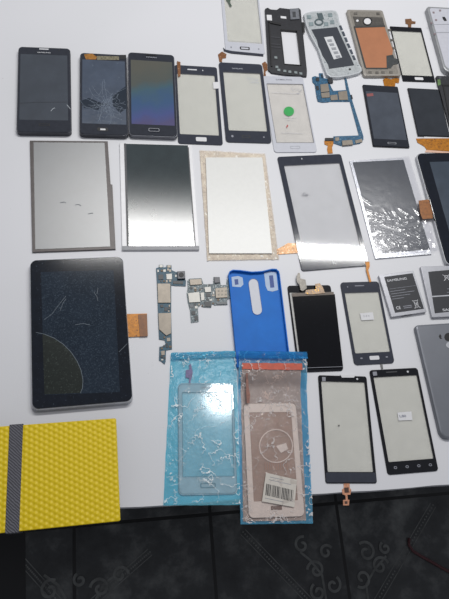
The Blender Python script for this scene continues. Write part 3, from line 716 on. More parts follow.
# 22 ---- tablet at right edge
GT = 'cracked black tablets'
TABR = mat('tablet_black', '151A24', .1, var=.2)
D = Dev('tablet', 'black tablet with brown flex at its left, cut off by the right edge', 'tablet', [(420.8, 154.5), (512, 149), (548, 257), (443, 267.5)], .008, GT)
D.slab('body', D.rr(0, 0, 1, 1, .009, 7), 0, .0066, mat('tablet_rim', 'B4B6BA', .4, .2), .0012)
D.slab('front_glass', D.rr(.006, .006, .994, .994, .009, 7), .0066, .008, TABR, .0006)
D.slab('display', D.rr(.11, .09, .9, .9, .0005), .008, .00806, screen_mat('slate_tablet_display', '3E4854', .25, .05))
flex(D, 'flex_cable', [(418.6, 200.6), (430.6, 199.2), (433.6, 215), (432.6, 218.4), (422.6, 219), (420.5, 214)], .0062, .0066, mat('brown_orange_flex', '8B5626', .35, .15, var=.35, vs=300), zz=.0066)
D.slab('flex_clip', D.P([(430.8, 196.6), (433, 196.2), (433.8, 199.6), (431.6, 200)], .0066), .0062, .0068, BLACK)
D.slab('flex_clip', D.P([(432.2, 214), (434.8, 213.4), (435.6, 221), (434, 220.8)], .0066), .0062, .0068, BLACK)

# 23 ---- cracked tablet left
D = Dev('tablet', 'scuffed black tablet with curved crack and orange flex, above the yellow box', 'tablet', [(29.4, 259.5), (123, 256.2), (133.2, 402), (32, 411)], .010, GT)
D.slab('body', D.rr(0, 0, 1, 1, .008, 7), 0, .0088, mat('tablet_rim', 'B4B6BA', .4, .2), .0022)
D.slab('front_glass', D.rr(.006, .004, .994, .99, .008, 7), .0088, .010, mat('tablet_bezel', '121822', .1, var=.25, vs=120, speck=('3a434e', 420, .66)), .0006)
D.slab('display', D.P([(41, 272), (113.5, 270), (120, 392), (44.5, 395)]), .010, .01006, SCR_TAB)
arc = [(36, 332.5), (44, 334), (54, 338), (63, 344), (71, 352), (77, 361), (81, 370), (83, 380), (82.5, 388), (80.5, 393)]
D.slab('cracked_corner', D.P([(42.5, 334)] + arc[1:] + [(44.5, 394.5)]), .01006, .0101, mat('olive_bleed', '1E2420', .2, var=.3, vs=200, speck=('3a423c', 420, .6)))
SCT = mat('faint_scratch', '5f6b76', .4)
D.lines('crack', [D.P(arc)], .0006, .0102, SCT)
D.lines('scratch', [D.P([(44, 320), (52, 314), (58, 306), (66, 296)]), D.P([(94, 292), (97, 297), (98, 301)]), D.P([(98, 288), (97, 294)]), D.P([(75, 325), (83, 323.5), (90, 325)]),
                    D.P([(119, 352), (124, 347), (127, 344)]), D.P([(60, 311), (63, 303), (66, 299)])], .00045, .0102, SCT)
f = flex(D, 'flex_cable', [(125, 314), (147, 313.5), (147.8, 336), (129, 337), (126, 336)], .0012, .0018, GOLD, zz=.0018)
D.slab('flex_connector', D.P([(138, 314.5), (147, 314), (147.8, 336), (140, 336.4)], .003), .0018, .0028, mat('brown_connector', '7A4A1E', .4, .1, var=.25))

# 24 ---- teal circuit board
Zc = lambda pts: zz(pts, 145, 255, 4.99)
D = Dev('circuit_board', 'narrow teal circuit board with two tan shields and black camera', 'circuit board', [(157, 266), (172, 265), (171.5, 362), (160, 363)], .0012, 'phone circuit boards')
D.slab('board', D.P(Zc([(55, 66), (70, 60), (70, 48), (90, 48), (92, 62), (106, 60), (108, 50), (132, 50), (133, 75), (155, 85), (198, 85), (200, 120), (205, 128), (203, 155), (150, 153), (131, 150), (131, 300), (135, 470), (105, 475), (103, 532), (98, 545), (80, 530), (70, 525), (72, 458), (92, 455), (104, 440), (98, 425), (70, 420), (65, 300), (60, 150)])), 0, .0012, PCBT)
for q in ([(62, 144), (126, 144), (128, 240), (65, 240)], [(66, 292), (130, 290), (130, 392), (106, 404), (70, 372)]):
    D.slab('metal_shield', D.P(Zc(q)), .0012, .0026, SHIELD, .0002)
D.slab('camera_module', D.P(Zc([(160, 86), (198, 84), (200, 122), (162, 124)])), .0012, .0045, mat('camera_grey', '4a4b50', .4, .2), .0004)
D.slab('camera_lens', D.P(Zc([(180 + 12 * math.cos(a * .3927), 104 + 12 * math.sin(a * .3927)) for a in range(16)])), .0045, .005, BLACK, .0003)
D.slab('flash_contact', D.P(Zc([(106, 96), (134, 94), (134, 122), (108, 122)])), .0012, .002, SHIELDW)
for q in ([(72, 50), (88, 50), (88, 62), (72, 62)], [(112, 52), (128, 52), (128, 64), (112, 64)], [(76, 250), (90, 250), (92, 262), (78, 262)], [(96, 262), (112, 262), (112, 280), (96, 280)], [(108, 415), (125, 413), (126, 430), (110, 432)], [(80, 480), (98, 478), (98, 500), (82, 500)], [(140, 130), (190, 132), (190, 146), (140, 144)], [(66, 100), (90, 98), (92, 122), (68, 124)]):
    D.slab('chip', D.P(Zc(q)), .0012, .002, random.choice((CHIP, SHIELDW, SHIELD)))
def inside(p, poly):
    r = False
    for i in range(len(poly)):
        a, b = poly[i - 1], poly[i]
        if (a[1] > p[1]) != (b[1] > p[1]) and p[0] < (b[0] - a[0]) * (p[1] - a[1]) / (b[1] - a[1]) + a[0]: r = not r
    return r
def scatter_chips(D, poly, taken, n, seed):
    rnd = random.Random(seed); k = 0; tries = 0
    x0, x1 = min(q[0] for q in poly), max(q[0] for q in poly); y0, y1 = min(q[1] for q in poly), max(q[1] for q in poly)
    ms = (CHIP, CHIP, SHIELD, SHIELDW, mat('tan_chip', '6e5a44', .5))
    while k < n and tries < 4000:
        tries += 1; x, y = rnd.uniform(x0, x1), rnd.uniform(y0, y1); w, h = rnd.uniform(3, 7), rnd.uniform(3, 7)
        c = [(x - w, y - h), (x + w, y - h), (x + w, y + h), (x - w, y + h)]
        if not all(inside(q, poly) for q in c): continue
        if any(x + w > t[0] and x - w < t[2] and y + h > t[1] and y - h < t[3] for t in taken): continue
        taken.append((x - w - 1, y - h - 1, x + w + 1, y + h + 1)); k += 1
        D.slab('chip', D.P(Zc(c)), .0012, .0012 + rnd.uniform(.0004, .0009), rnd.choice(ms))
scatter_chips(D, [(55, 66), (132, 62), (155, 85), (198, 85), (203, 155), (131, 150), (131, 300), (135, 470), (105, 475), (103, 532), (80, 530), (70, 525), (72, 458), (104, 440), (70, 420), (65, 300), (60, 150)],
              [(60, 142, 130, 242), (64, 288, 134, 406), (158, 84, 202, 126), (104, 94, 136, 124), (70, 248, 114, 282), (106, 411, 128, 434), (78, 476, 100, 502), (138, 128, 192, 148), (64, 96, 94, 124)], 22, 5)
# 25 ---- second board
D = Dev('circuit_board', 'grey circuit board with silver card slot beside the blue back cover', 'circuit board', [(187, 278), (229, 277), (229, 321), (190, 323)], .0012, 'phone circuit boards')
D.slab('board', D.P(Zc([(212, 127), (222, 118), (282, 115), (292, 146), (340, 144), (342, 110), (372, 110), (378, 150), (405, 150), (408, 120), (416, 120), (424, 215), (410, 222), (412, 248), (345, 250), (338, 236), (330, 262), (290, 260), (286, 242), (264, 262), (268, 332), (230, 338), (225, 275), (214, 235), (208, 190), (214, 165)])), 0, .0012, PCBG)
for q, m in (([(214, 192), (270, 186), (276, 236), (220, 239)], SHIELDW), ([(350, 168), (408, 162), (411, 213), (353, 216)], SHIELD), ([(222, 124), (280, 120), (284, 148), (226, 152)], SHIELD), ([(296, 162), (328, 160), (330, 186), (300, 188)], SHIELDW), ([(276, 190), (294, 188), (296, 226), (280, 230)], SHIELDW)):
    D.slab('metal_shield', D.P(Zc(q)), .0012, .0026, m, .0002)
D.slab('camera_module', D.P(Zc([(344, 112), (372, 112), (374, 140), (346, 142)])), .0012, .003, mat('camera_grey', '4a4b50', .4, .2), .0003)
for q in ([(296, 234), (328, 232), (330, 258), (298, 258)], [(356, 238), (408, 234), (410, 246), (358, 248)], [(232, 282), (250, 280), (252, 298), (234, 300)], [(246, 306), (262, 304), (264, 326), (248, 328)], [(304, 194), (326, 192), (328, 208), (306, 210)], [(222, 250), (240, 247), (242, 262), (226, 266)]):
    D.slab('chip', D.P(Zc(q)), .0012, .002, random.choice((CHIP, mat('grey_chip', '5d6266', .4), mat('grey_chip', '5d6266', .4))))
scatter_chips(D, [(214, 152), (292, 146), (340, 144), (378, 150), (418, 150), (422, 215), (410, 222), (412, 248), (345, 250), (330, 262), (290, 260), (264, 262), (268, 332), (230, 338), (225, 275), (212, 238)],
              [(212, 184, 298, 240), (348, 160, 413, 218), (220, 118, 286, 153), (294, 158, 332, 190), (342, 110, 376, 144), (294, 230, 332, 262), (354, 232, 412, 250), (230, 278, 254, 302), (244, 302, 268, 330), (302, 190, 330, 210), (220, 246, 244, 266)], 16, 6)
for i in range(6):
    x, y = 362 + 18 * (i % 3), 178 + 18 * (i // 3)
    D.slab('card_contact', D.P(Zc([(x, y), (x + 9, y - 1), (x + 9, y + 7), (x, y + 8)])), .0026, .0027, mat('contact_dark', '6c6860', .4, .3))

# 26 ---- blue back cover
D = Dev('back_cover', 'bright blue phone back cover lying inside up, tucked under the zip bag', 'back cover', [(228.7, 270.3), (279, 269.5), (290.5, 365), (237.2, 367)], .006)
BL = mat('bright_blue_plastic', '0A70CC', .5, spec=.25, var=.08, vs=40, bump=.1, bs=150)
top_px = [(228.4, 274), (229.6, 271.2), (233, 269.6), (240, 270), (252, 271.6), (262, 271), (272, 268.6), (276.5, 268.8), (279, 271.2), (279.8, 274), (290.8, 364.6), (237.4, 367)]
floorp = D.P(top_px, .001)
# slot outlines in px
def rot_slot(cx0, cy0, cx1, cy1, r):
    a = math.atan2(cy1 - cy0, cx1 - cx0); out = []
    for c, s in (((cx1, cy1), -90), ((cx0, cy0), 90)):
        for i in range(9):
            t = a + math.radians(s + 180 * i / 8); out.append((c[0] + r * math.cos(t), c[1] + r * math.sin(t)))
    return out
slot = D.P(rot_slot(253.4, 283.6, 257.2, 310, 4.7), .0014)
D.slab('back_plate', floorp, 0, .0012, BL)
# side walls (open tray)
op = D.P(top_px, .006)
if area2(op) < 0: op = op[::-1]
D.ring('rim', op, inset(op, .0012), 0, .006, BL, .0003)
D.slab('centre_slot', slot, .0012, .0014, mat('white_slot', 'D3D5DC', .5, var=.03))
sp = slot if area2(slot) > 0 else slot[::-1]
D.ring('slot_rim', inset(sp, -.0006), sp, .0012, .0019, mat('blue_rim', '1258A4', .4))
a = D.P([(231.4, 277), (238, 276), (242.6, 277.6), (243.4, 284.5), (240.6, 287.2), (232.3, 286.6)], .0014)
D.slab('camera_label', a, .0012, .0015, mat('pale_blue_label', 'AFC3DC', .5, var=.06)); 
b = D.P([(264, 273), (270, 271.6), (276.2, 272.2), (278.2, 290), (272.5, 291.6), (267.6, 290.6), (265.6, 286)], .0014)
D.slab('flash_label', b, .0012, .0015, mat('pale_blue_label', 'AFC3DC', .5, var=.06))
D.slab('blue_print', D.P([(234.4, 279.4), (238, 279), (238.6, 284.4), (235, 284.8)], .0016), .0015, .0016, mat('dark_blue_print', '23478f', .5, var=.4, vs=600))
D.slab('blue_print', D.P([(269, 275.6), (273, 275.2), (274.4, 287.4), (270.4, 287.8)], .0016), .0015, .0016, mat('dark_blue_print', '23478f', .5, var=.4, vs=600))

# 27 ---- black LCD over black glass
D = Dev('phone_screen', 'black phone screen lying back up with silver connectors beside the blue back cover', 'phone screen', [(287.3, 285), (331, 284.5), (344, 370.3), (299, 372)], .0036)
D.slab('front_glass', D.rr(0, 0, 1, 1, .004), 0, .0014, BLACKB, .0002)
D.slab('white_spacer', D.P([(289.6, 292.8), (334, 293.5), (342.6, 367), (299.8, 369.2)], .002), .0014, .002, mat('white_spacer', 'BDBCB8', .5))
D.slab('display', D.P([(292.4, 296), (334.8, 294), (343.2, 367.4), (301.6, 368.8)], .0034), .002, .0034, screen_mat('black_lcd_back', '0A0B10', .3, .0, ('1d1f27', 260, .6)))
D.lines('edge_line', [D.P([(302, 368), (343, 366.6)], .0036)], .0006, .0036, GREYINK)
D.slab('driver_strip', D.P([(291.8, 293.2), (333.5, 291.8), (334, 294.6), (292.3, 296.6)], .0034), .002, .0035, mat('brown_strip', '5c5148', .45, .1, var=.3, vs=300))
flex(D, 'flex_cable', [(296.4, 277), (298, 272.8), (300, 273), (300.4, 278.4), (305.5, 279.6), (306.8, 288), (303, 291), (300.6, 290), (299.4, 284.5), (297, 282)], .0036, .0044, mat('silver_grey_flex', '6E6A64', .35, .35, var=.3, vs=300))
flex(D, 'flex_cable', [(315, 284), (319.8, 283.2), (323, 287.5), (325, 293), (311, 294.4), (305, 293.8), (306, 290), (316, 289)], .0036, .0044, mat('tan_gold_flex', '85705C', .35, .3, var=.4, vs=350, speck=('D2A03C', 330, .6)))

# 28 ---- navy touch glass with paper sticker
D = Dev('touch_glass', 'small navy bordered touch glass with white paper sticker beside the lettered battery', 'touch glass', [(340.4, 282.8), (379, 280.8), (394.4, 363.2), (354.3, 365)], .0016, GG)
bezel_glass(D, (.07, .135, .94, .865), NAVY, GLASS_WIN, .005)
D.slab('paper_sticker', D.P([(360, 313.4), (372.8, 312.2), (374, 319.6), (361.4, 320.4)]), D.t, D.t + .0002, PAPER)
D.text('faint_lettering', '2 4 4', .51, .43, .0024, D.t + .0003, mat('pale_grey_print', 'A5A6AC', .6), wid=.009)
D.slab('speaker_slot', D.rr(.36, .045, .6, .055, .0004), D.t, D.t + .0001, GREYINK)
D.slab('home_button', D.rr(.4, .905, .64, .95, .0014), D.t, D.t + .0002, PAPER)
D.slab('front_camera', D.el(.17, .06, .014, .009), D.t, D.t + .0001, GREYINK)
flex(D, 'flex_cable', [(380, 363.6), (382.4, 363.4), (383.2, 368.8), (381.2, 369)], .0003, .0008, mat('grey_tail', '6c6c6c', .4))
D.slab('touch_key', D.el(.2, .925, .03, .008), D.t, D.t + .0001, GREYINK)
D.slab('touch_key', D.el(.83, .925, .03, .008), D.t, D.t + .0001, GREYINK)

# 29, 30 ---- batteries
LBL = mat('black_battery_label', '26282E', .5, var=.08)
D = Dev('battery', 'silver phone battery with black label showing full brand lettering', 'battery', [(379, 275.4), (413.6, 270.2), (426.6, 312), (391.3, 317)], .005, 'phone batteries')
D.slab('cell', D.rr(0, 0, 1, 1, .0012), 0, .005, mat('battery_silver', 'AFB0B6', .35, .4, var=.05), .0005)
D.slab('printed_label', D.rr(.13, .06, .95, .92, .0004), .005, .0051, LBL)
D.text('brand_lettering', 'SAMSUNG', .46, .165, .0034, .0052, WHITEPRINT, wid=D.w * .56)
for i, (v, a, b) in enumerate(((.36, .17, .93), (.42, .17, .6), (.48, .17, .84), (.54, .17, .7), (.6, .17, .5))):
    D.lines('small_print', [[D.uv(a, v), D.uv(b, v)]], .0007 if i else .0004, .0052, GREYINK)
D.text('approval_mark', 'CE', .26, .82, .0044, .0052, WHITEPRINT, wid=.0065)
D.lines('small_print', [[D.uv(.4, .8), D.uv(.64, .8)], [D.uv(.4, .84), D.uv(.64, .84)]], .001, .0052, GREYINK)
bx = lambda u, v: D.uv(.78 + u, .77 + v)
D.lines('bin_symbol', [[bx(-.06, -.06), bx(.06, -.06)], [bx(-.05, -.06), bx(-.035, .09)], [bx(.05, -.06), bx(.035, .09)], [bx(-.035, .09), bx(.035, .09)], [bx(-.08, -.08), bx(.08, .12)], [bx(.08, -.08), bx(-.08, .12)]], .0007, .0052, WHITEPRINT)
D.slab('bottom_contact', D.rr(.3, .985, .6, 1.004), .001, .004, mat('contact_dark2', '4d4e55', .4, .3))
D = Dev('battery', 'silver phone battery with black label and crossed bin symbol cut off by the right edge', 'battery', [(422.8, 268), (468, 263.4), (478, 314), (430.8, 318.8)], .005, 'phone batteries')
D.slab('cell', D.rr(0, 0, 1, 1, .0012), 0, .005, mat('battery_silver', 'AFB0B6', .35, .4, var=.05), .0005)
D.slab('printed_label', D.P([(428.2, 271.8), (466, 268.4), (476, 309), (434.8, 313.4)]), .005, .0051, LBL)
D.slab('divider', D.P([(431.6, 296), (473, 293.4), (473.2, 294.4), (431.8, 297.2)]), .0051, .0052, mat('pale_divider', 'B9BAC0', .5))
D.text('brand_lettering', 'SAMSUNG', .5, .87, .0036, .0052, WHITEPRINT, wid=D.w * .5)
q = D.L(446.5, 277.5); bx2 = lambda u, v: (q[0] + u, q[1] + v)
D.lines('bin_symbol', [[bx2(-.0035, .003), bx2(.0035, .003)], [bx2(-.003, .003), bx2(-.002, -.004)], [bx2(.003, .003), bx2(.002, -.004)], [bx2(-.005, .0045), bx2(.005, -.005)], [bx2(.005, .0045), bx2(-.005, -.005)]], .0007, .0052, WHITEPRINT)
D.lines('small_print', [D.P([(447, 292.5), (468, 290.5)]), D.P([(447, 289), (468, 287)])], .0007, .0052, GREYINK)

# 31 ---- grey back cover
D = Dev('back_cover', 'grey metallic phone back cover cut off by the right edge', 'back cover', [(417, 325.5), (478, 320), (508, 432), (440, 440)], .007)
GC = mat('grey_metallic_plastic', '7A7D84', .38, .35, var=.05, vs=30)
D.slab('shell', D.rr(0, 0, 1, 1, (.006, .006, .011, .011), 7), 0, .007, GC, .0028)
D.slab('camera_hole', D.P([(441.6, 336.2), (440, 334), (438.8, 336.2), (440, 339), (442.2, 338.4), (441, 337.4)]), .007, .0072, BLACK)
D.slab('flash_hole', D.P([(448.3 + 4 * math.cos(a * .3927), 337 + 4.2 * math.sin(a * .3927)) for a in range(16)]), .007, .0072, BLACK)
D.slab('button_detail', D.P([(449 + 3 * math.cos(a * .3927), 345 + 3 * math.sin(a * .3927)) for a in range(16)]), .007, .0073, STEEL)

# 34, 35 ---- bottom black glasses
D = Dev('touch_glass', 'black bordered touch glass whose brown flex hangs over the front table edge', 'touch glass', [(319.2, 375.8), (366.8, 375.8), (376.8, 483.2), (324.6, 483.4)], .0015, GG)
bezel_glass(D, (.055, .06, .945, .9), BLACKB, GLASS_WIN, .003)
D.slab('camera_hole', D.el(.8, .028, .02, .009), D.t, D.t + .0002, WHITEPRINT)
D.slab('speaker_notch', D.P([(340, 374.6), (355.5, 374.6), (354, 377.6), (342, 377.6)]), .0004, D.t + .0003, PAPER)
D.slab('logo_mark', D.P([(322, 377), (325.5, 377), (325.6, 381.2), (322.2, 381.2)]), D.t, D.t + .0002, GREYINK)
D.slab('dust_spot', D.P([(338.2, 425), (339.4, 424.8), (339.6, 426.2), (338.4, 426.4)]), D.t, D.t + .0002, INK)
D.slab('chin', D.rr(.01, .905, .99, .992, .002), D.t, D.t + .0001, NAVY)
fx = flex(D, 'flex_cable', [(343.6, 483), (349.6, 483), (349.8, 488), (351.4, 490), (350.4, 494.6), (347.4, 494.8), (347.8, 499.6), (349.4, 499.8), (349, 505.4), (343.2, 505.4), (343, 500), (345.8, 499.6), (345.4, 495.4), (342.6, 494.4), (342, 489.6), (343.8, 488)], .0003, .0007, mat('salmon_flex', 'C98F70', .4, .1, var=.3, vs=350))
flex(D, 'flex_chip', [(344.4, 487.6), (348.6, 487.4), (349, 492.4), (344.8, 492.6)], .0007, .0013, mat('brown_chip', '4a332a', .4), parent=fx)
flex(D, 'flex_chip', [(344.8, 501.2), (347.4, 501.2), (347.4, 503.8), (344.8, 503.8)], .0007, .001, mat('brown_chip', '4a332a', .4), parent=fx)
D = Dev('touch_glass', 'black bordered touch glass with small numbered paper sticker, below the navy sticker glass', 'touch glass', [(369.2, 370.2), (417.8, 367.6), (438.4, 470.8), (388, 475)], .0015, GG)
bezel_glass(D, (.06, .075, .95, .885), BLACKB, GLASS_WIN, .004)
D.slab('paper_sticker', D.P([(397.4, 412.6), (411.4, 411.4), (412.4, 420), (398.6, 420.6)]), D.t, D.t + .0002, PAPER)
D.text('sticker_lettering', 'L80', .5, .47, .0032, D.t + .0003, mat('pen_blue_grey', '5f6478', .6), wid=.009, rot=-.02)
D.slab('camera_hole', D.el(.78, .035, .02, .01), D.t, D.t + .0002, WHITEPRINT)
D.slab('logo_mark', D.P([(372.6, 371.8), (376.6, 371.6), (377.2, 375.4), (373.2, 375.8)]), D.t, D.t + .0002, GREYINK)
D.slab('speaker_slot', D.rr(.33, .025, .56, .035, .0004), D.t, D.t + .0001, mat('slot_grey', '3a3b40', .5))
for u in (.17, .4, .63, .86):
    D.ring('touch_key', D.el(u, .94, .032, .013, 12), D.el(u, .94, .02, .007, 12), D.t, D.t + .0002, GREYINK)

# ------------------------------------------------------------------ zip bags
BLUEFILM = see_through('blue_bag_film', 'A4EAF8', '74D2EA', .5, .2, .3, 120, 1.45)
DEEPBLUE = see_through('deep_blue_bag_film', '86CDEC', '5AB4DE', .55, .2, .3, 120, 1.45)
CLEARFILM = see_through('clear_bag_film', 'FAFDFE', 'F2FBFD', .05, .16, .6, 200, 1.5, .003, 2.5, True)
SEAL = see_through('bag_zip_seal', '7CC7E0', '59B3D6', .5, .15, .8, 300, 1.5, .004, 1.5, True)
B32 = [(170.9, 353), (236.4, 351), (240.6, 505), (163.3, 505.5)]
D = Dev('zip_bag', 'light blue zip bag holding a white touch glass', 'zip bag', B32, .0006, 'zip bags at the front edge of the table')
crinkle(D, 'back_film', B32, .0003, .0003, BLUEFILM, 20, 40, seed=1)
crinkle(D, 'front_film', [(171.4, 354), (236, 352), (240, 504), (164, 504.6)], .0030, .0010, CLEARFILM, 80, 75, seed=2, ridge=1.6)
crinkle(D, 'zip_strip', [(171.2, 353.4), (236.2, 351.4), (236.5, 357.5), (170.8, 360)], .0034, .0014, SEAL, 40, 150, seed=4)
Dg = Dev('touch_glass', 'white bordered touch glass inside the light blue zip bag', 'touch glass', [(179.5, 384), (234.5, 382), (236.4, 494), (176.8, 495.6)], .0012, GG, base=.0011)
PW = see_through('pale_blue_bezel', 'F0F8FA', 'CCE4EE', .45, .05)
bezel_glass(Dg, (.075, .09, .955, .845), PW, see_through('bag_glass', 'F8FEFF', 'D6EFF4', .16, .1, gl=1.3), .006)
Dg.lines('window_outline', [Dg.rr(.075, .09, .955, .845, .0006) + Dg.rr(.075, .09, .955, .845, .0006)[:1]], .0005, Dg.t + .0002, mat('teal_outline', '557F90', .5))
Dg.lines('glass_outline', [Dg.rr(.01, .01, .99, .99, .006) + Dg.rr(.01, .01, .99, .99, .006)[:1]], .0005, Dg.t + .0002, mat('teal_outline', '557F90', .5))
Dg.text('brand_lettering', 'SAMSUNG', .5, .045, .0018, Dg.t + .0002, GREYINK, wid=.013)
Dg.ring('home_button', Dg.rr(.37, .9, .63, .94, .0014), Dg.rr(.385, .906, .615, .934, .0012), Dg.t, Dg.t + .0002, mat('teal_outline', '557F90', .5))
flex(Dg, 'flex_cable', [(189, 365), (191, 363.8), (192, 369), (192.8, 372), (192, 377), (190.6, 381), (190.6, 385), (188.8, 385), (189.2, 378), (185.6, 377.4), (186, 370), (189.4, 369.6)], .0004, .0009, mat('violet_flex', '6a5a86', .4, .1, var=.4, vs=400))

def lift(x, y):                                         # the bag top rides over the back cover and the black screen
    t = max(0, min(1, (388 - y) / 16)); return .0068 * t * t * (3 - 2 * t)
B33 = [(237.6, 353), (305, 354), (313, 523.4), (240.6, 524.4)]
D = Dev('zip_bag', 'blue edged zip bag with pink pouch and barcode label, hanging over table edge', 'zip bag', B33, .0008, 'zip bags at the front edge of the table')
crinkle(D, 'back_film', B33, .0007, .0003, DEEPBLUE, 24, 40, zfun=lift, seed=21)
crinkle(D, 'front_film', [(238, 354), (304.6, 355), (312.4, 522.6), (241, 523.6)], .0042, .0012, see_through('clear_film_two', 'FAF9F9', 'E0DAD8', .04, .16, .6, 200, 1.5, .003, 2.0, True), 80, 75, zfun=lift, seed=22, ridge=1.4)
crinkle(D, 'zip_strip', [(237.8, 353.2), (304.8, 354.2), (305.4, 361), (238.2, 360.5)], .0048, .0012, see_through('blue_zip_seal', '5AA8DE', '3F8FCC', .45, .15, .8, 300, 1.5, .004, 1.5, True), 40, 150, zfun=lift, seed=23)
D.slab('barcode_label', D.P([(266, 472.6), (297, 479.8), (294.4, 507.2), (262, 501.4)], .0058), .0055, .0057, mat('cream_label', 'CFC9C0', .6, var=.04))
bars = bmesh.new(); A, Bq = Vector((266.4, 483.6)), Vector((294.6, 490.4)); dn = Vector((-1.0, 11.5))
x = 0.0
while x < .96:
    w = random.choice((.012, .02, .032)); p0, p1 = A.lerp(Bq, x), A.lerp(Bq, min(1, x + w))
    add_prism(bars, D.P([tuple(p0), tuple(p1), tuple(p1 + dn), tuple(p0 + dn)], .0058), .0057, .0058); x += w + random.choice((.014, .02, .03))
o = link('barcode', bars, mat('barcode_ink', '3a3a3a', .7), D.root)
D.lines('small_print', [D.P([(270, 477), (284, 480)], .0058), D.P([(269, 479.6), (291, 484.6)], .0058), D.P([(265, 498), (284, 502)], .0058)], .0006, .0058, GREYINK)
Pq = [(240.6, 366), (299.4, 366.6), (306, 520.4), (243.2, 521.4)]
Dp = Dev('pouch', 'pinkish clear pouch with orange red seal inside the blue edged bag', 'pouch', Pq, .0012)
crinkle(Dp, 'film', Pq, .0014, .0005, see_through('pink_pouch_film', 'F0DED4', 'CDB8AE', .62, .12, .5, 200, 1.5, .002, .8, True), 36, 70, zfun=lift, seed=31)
crinkle(Dp, 'red_seal', [(240.8, 364.6), (300.4, 365), (300.8, 371.8), (241.2, 370.8)], .0028, .0003, mat('orange_red_seal', 'D2522C', .45, var=.15), 20, 60, zfun=lift, seed=32)
Dg = Dev('touch_glass', 'white bordered touch glass inside the pink pouch', 'touch glass', [(244.6, 404), (295, 403), (305.4, 516.4), (247.6, 518)], .0012, GG, base=.0024)
PK = mat('pinkish_white_bezel', 'DDD0C8', .35, var=.06)
bezel_glass(Dg, (.1, .08, .9, .865), PK, see_through('pinkish_glass', 'FAF0EA', 'D2BEB4', .45, .05, .3, 150), .006)
Dg.ring('home_button', Dg.rr(.4, .905, .6, .94, .001), Dg.rr(.42, .91, .58, .934, .0008), Dg.t, Dg.t + .0003, mat('dark_pink', '7b6660', .5))
Dg.slab('home_button_hole', Dg.rr(.41, .907, .59, .938, .001), Dg.t, Dg.t + .00015, mat('dark_pink', '7b6660', .5))
cp = [(276 + 17 * math.cos(-a * .2618), 446 + 17 * math.sin(-a * .2618)) for a in range(24)]; ci = [(276 + 16 * math.cos(-a * .2618), 446 + 16 * math.sin(-a * .2618)) for a in range(24)]
Dg.ring('round_film_mark', Dg.P(cp), Dg.P(ci), Dg.t, Dg.t + .0003, mat('pale_pink_line', 'DCCFC8', .4))
Dg.lines('printed_bars', [Dg.P([(265 + i * 2.2, 462), (265.3 + i * 2.2, 470)]) for i in range(11)], .0007, Dg.t + .0002, mat('rose_print', 'A8806E', .5))
Dg.slab('pale_patch', Dg.P([(276, 446), (286, 443), (288, 449), (281, 453)]), Dg.t, Dg.t + .0002, mat('pale_pink_line', 'DCCFC8', .4))
flex(Dg, 'flex_cable', [(245, 374), (247, 374), (248, 388), (249.4, 396), (248.6, 404), (246, 404), (245.4, 392)], .0002, .0006, mat('rust_flex', '7a4b3c', .4, .1, var=.4, vs=400)).location.z = .005

# ------------------------------------------------------------------ yellow box
k = NT('yellow_textured_fabric'); v = k.coord()
p = k.n('ShaderNodeBsdfPrincipled'); p.inputs['Roughness'].default_value = .5
sx = k.n('ShaderNodeSeparateXYZ'); k.l(v, sx.inputs[0])
wob = k.math('MULTIPLY', k.math('SUBTRACT', k.noise(90, 2, .5, v), .5), .9)
xa = k.math('ADD', k.math('MULTIPLY', sx.outputs['X'], 1150.0), wob); ya = k.math('ADD', k.math('MULTIPLY', sx.outputs['Y'], 1150.0), wob)
xh = k.math('MULTIPLY', xa, .5); yh = k.math('MULTIPLY', ya, .866)
h = k.math('ADD', k.math('COSINE', xa), k.math('ADD', k.math('COSINE', k.math('ADD', xh, yh)), k.math('COSINE', k.math('SUBTRACT', xh, yh))))
h = k.math('MULTIPLY', h, .5)
hh = k.math('ADD', k.math('MULTIPLY', h, .5), .5)
c = k.ramp(hh, [(.0, lin('D6B804')), (.35, lin('E6C804')), (1, lin('EACC06'))])
c = k.mixc(k.ramp(k.noise(25, 4, .6, v), [(.66, bw(0)), (.85, bw(.4))]), c, lin('A08A10'))
k.l(c, p.inputs['Base Color'])
b = k.n('ShaderNodeBump'); b.inputs['Strength'].default_value = .7; b.inputs['Distance'].default_value = .0012
k.l(hh, b.inputs['Height']); k.l(b.outputs[0], p.inputs['Normal'])
k.l(p.outputs[0], k.out.inputs['Surface']); YEL = k.m
BOXH = .03
D = Dev('storage_box', 'yellow textured box with a dark grey band, overhanging the front left table edge', 'box', [(-62, 428.5), (117.3, 420.2), (119.4, 521.6), (-62, 539)], BOXH)
D.slab('body', D.rr(0, 0, 1, 1, .002), .0003, BOXH - .004, mat('black_box_side', '17171A', .6))
D.slab('yellow_cover', D.rr(0, 0, 1, 1, .002), BOXH - .004, BOXH, YEL, .001)
k = NT('grey_webbing'); v = k.coord()
p = k.n('ShaderNodeBsdfPrincipled'); p.inputs['Roughness'].default_value = .7
wv = k.n('ShaderNodeTexWave', wave_type='BANDS', bands_direction='DIAGONAL'); wv.inputs['Scale'].default_value = 180; wv.inputs['Distortion'].default_value = 3; wv.inputs['Detail'].default_value = 2
k.l(v, wv.inputs['Vector'])
k.l(k.ramp(wv.outputs['Fac'], [(.2, lin('4A4A50')), (.8, lin('66666E'))]), p.inputs['Base Color'])
b = k.n('ShaderNodeBump'); b.inputs['Strength'].default_value = .6; b.inputs['Distance'].default_value = .001
k.l(wv.outputs['Fac'], b.inputs['Height']); k.l(b.outputs[0], p.inputs['Normal']); k.l(p.outputs[0], k.out.inputs['Surface']); WEB = k.m
band = D.P([(9.6, 425.2), (23.2, 424.6), (19.2, 531.6), (5.2, 533)])
xs = [q[0] for q in band]
bm = bmesh.new(); yt, yb = D.h / 2 + .001, -D.h / 2 - .001
pts = [(band[0][0], yt), (band[1][0], yt), (band[2][0], yb), (band[3][0], yb)]
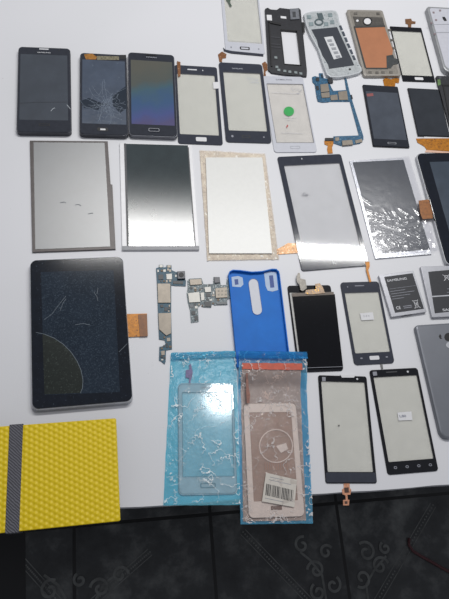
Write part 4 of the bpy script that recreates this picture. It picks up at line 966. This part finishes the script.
add_prism(bm, pts, BOXH - .0005, BOXH + .0012, .0004)
add_prism(bm, [(band[3][0], yb), (band[2][0], yb), (band[2][0], yb + .001), (band[3][0], yb + .001)], .002, BOXH)
add_prism(bm, [(band[0][0], yt), (band[1][0], yt), (band[1][0], yt - .001), (band[0][0], yt - .001)], .002, BOXH)
link('band', bm, WEB, D.root)

# ------------------------------------------------------------------ red cable on the floor
bm = bmesh.new(); pp = []
for x, y in ((409, 538), (409, 545), (413, 551), (421, 556), (432, 562), (444, 569), (458, 576), (475, 580)):
    q = W(x, y, -TZ + .004); pp.append((q.x, q.y, q.z))
o = link('cable', bm, mat('dull_red_cable', '4E2428', .5), None) if False else None
add_tube(bm, pp, .0035)
o = link('cable', bm, mat('dull_red_cable', '4E2428', .5), None, True)
tag(o, 'dull red cable lying on the dark tiled floor at lower right', 'cable')

# ------------------------------------------------------------------ light
sc = bpy.context.scene
w = bpy.data.worlds.new('room_light'); sc.world = w; w.use_nodes = True
w.node_tree.nodes['Background'].inputs['Color'].default_value = lin('DDE0EA')
w.node_tree.nodes['Background'].inputs['Strength'].default_value = .31
def mirror(px, py, up):
    """ceiling point whose mirror image in the table shows at px, py"""
    p = W(px, py); f = 1 + up / H
    return Vector((p.x * f, p.y * f, TZ + up))
def area(name, loc, sx, sy, power, rot=0.0, shape='RECTANGLE', col=(1, 1, 1)):
    l = bpy.data.lights.new(name, 'AREA'); l.shape = shape; l.size = sx; l.size_y = sy; l.energy = power; l.color = col
    o = bpy.data.objects.new(name, l); C.objects.link(o); o.location = loc; o.rotation_euler = (0, 0, rot); return o
UP = 1.5
a, b = mirror(120, 245, UP), mirror(330, 252, UP)
m = (a + b) / 2
area('ceiling_strip_light', m, (a - b).length * 1.5, .05, 19.5, math.atan2((b - a).y, (b - a).x), col=(1, .99, .97))
area('ceiling_round_light', mirror(222, 398, UP), .12, .12, 2.2, 0, 'DISK')
sc.view_settings.view_transform = 'Standard'
sc.view_settings.exposure = 0.0
sc.cycles.max_bounces = 10; sc.cycles.transparent_max_bounces = 24
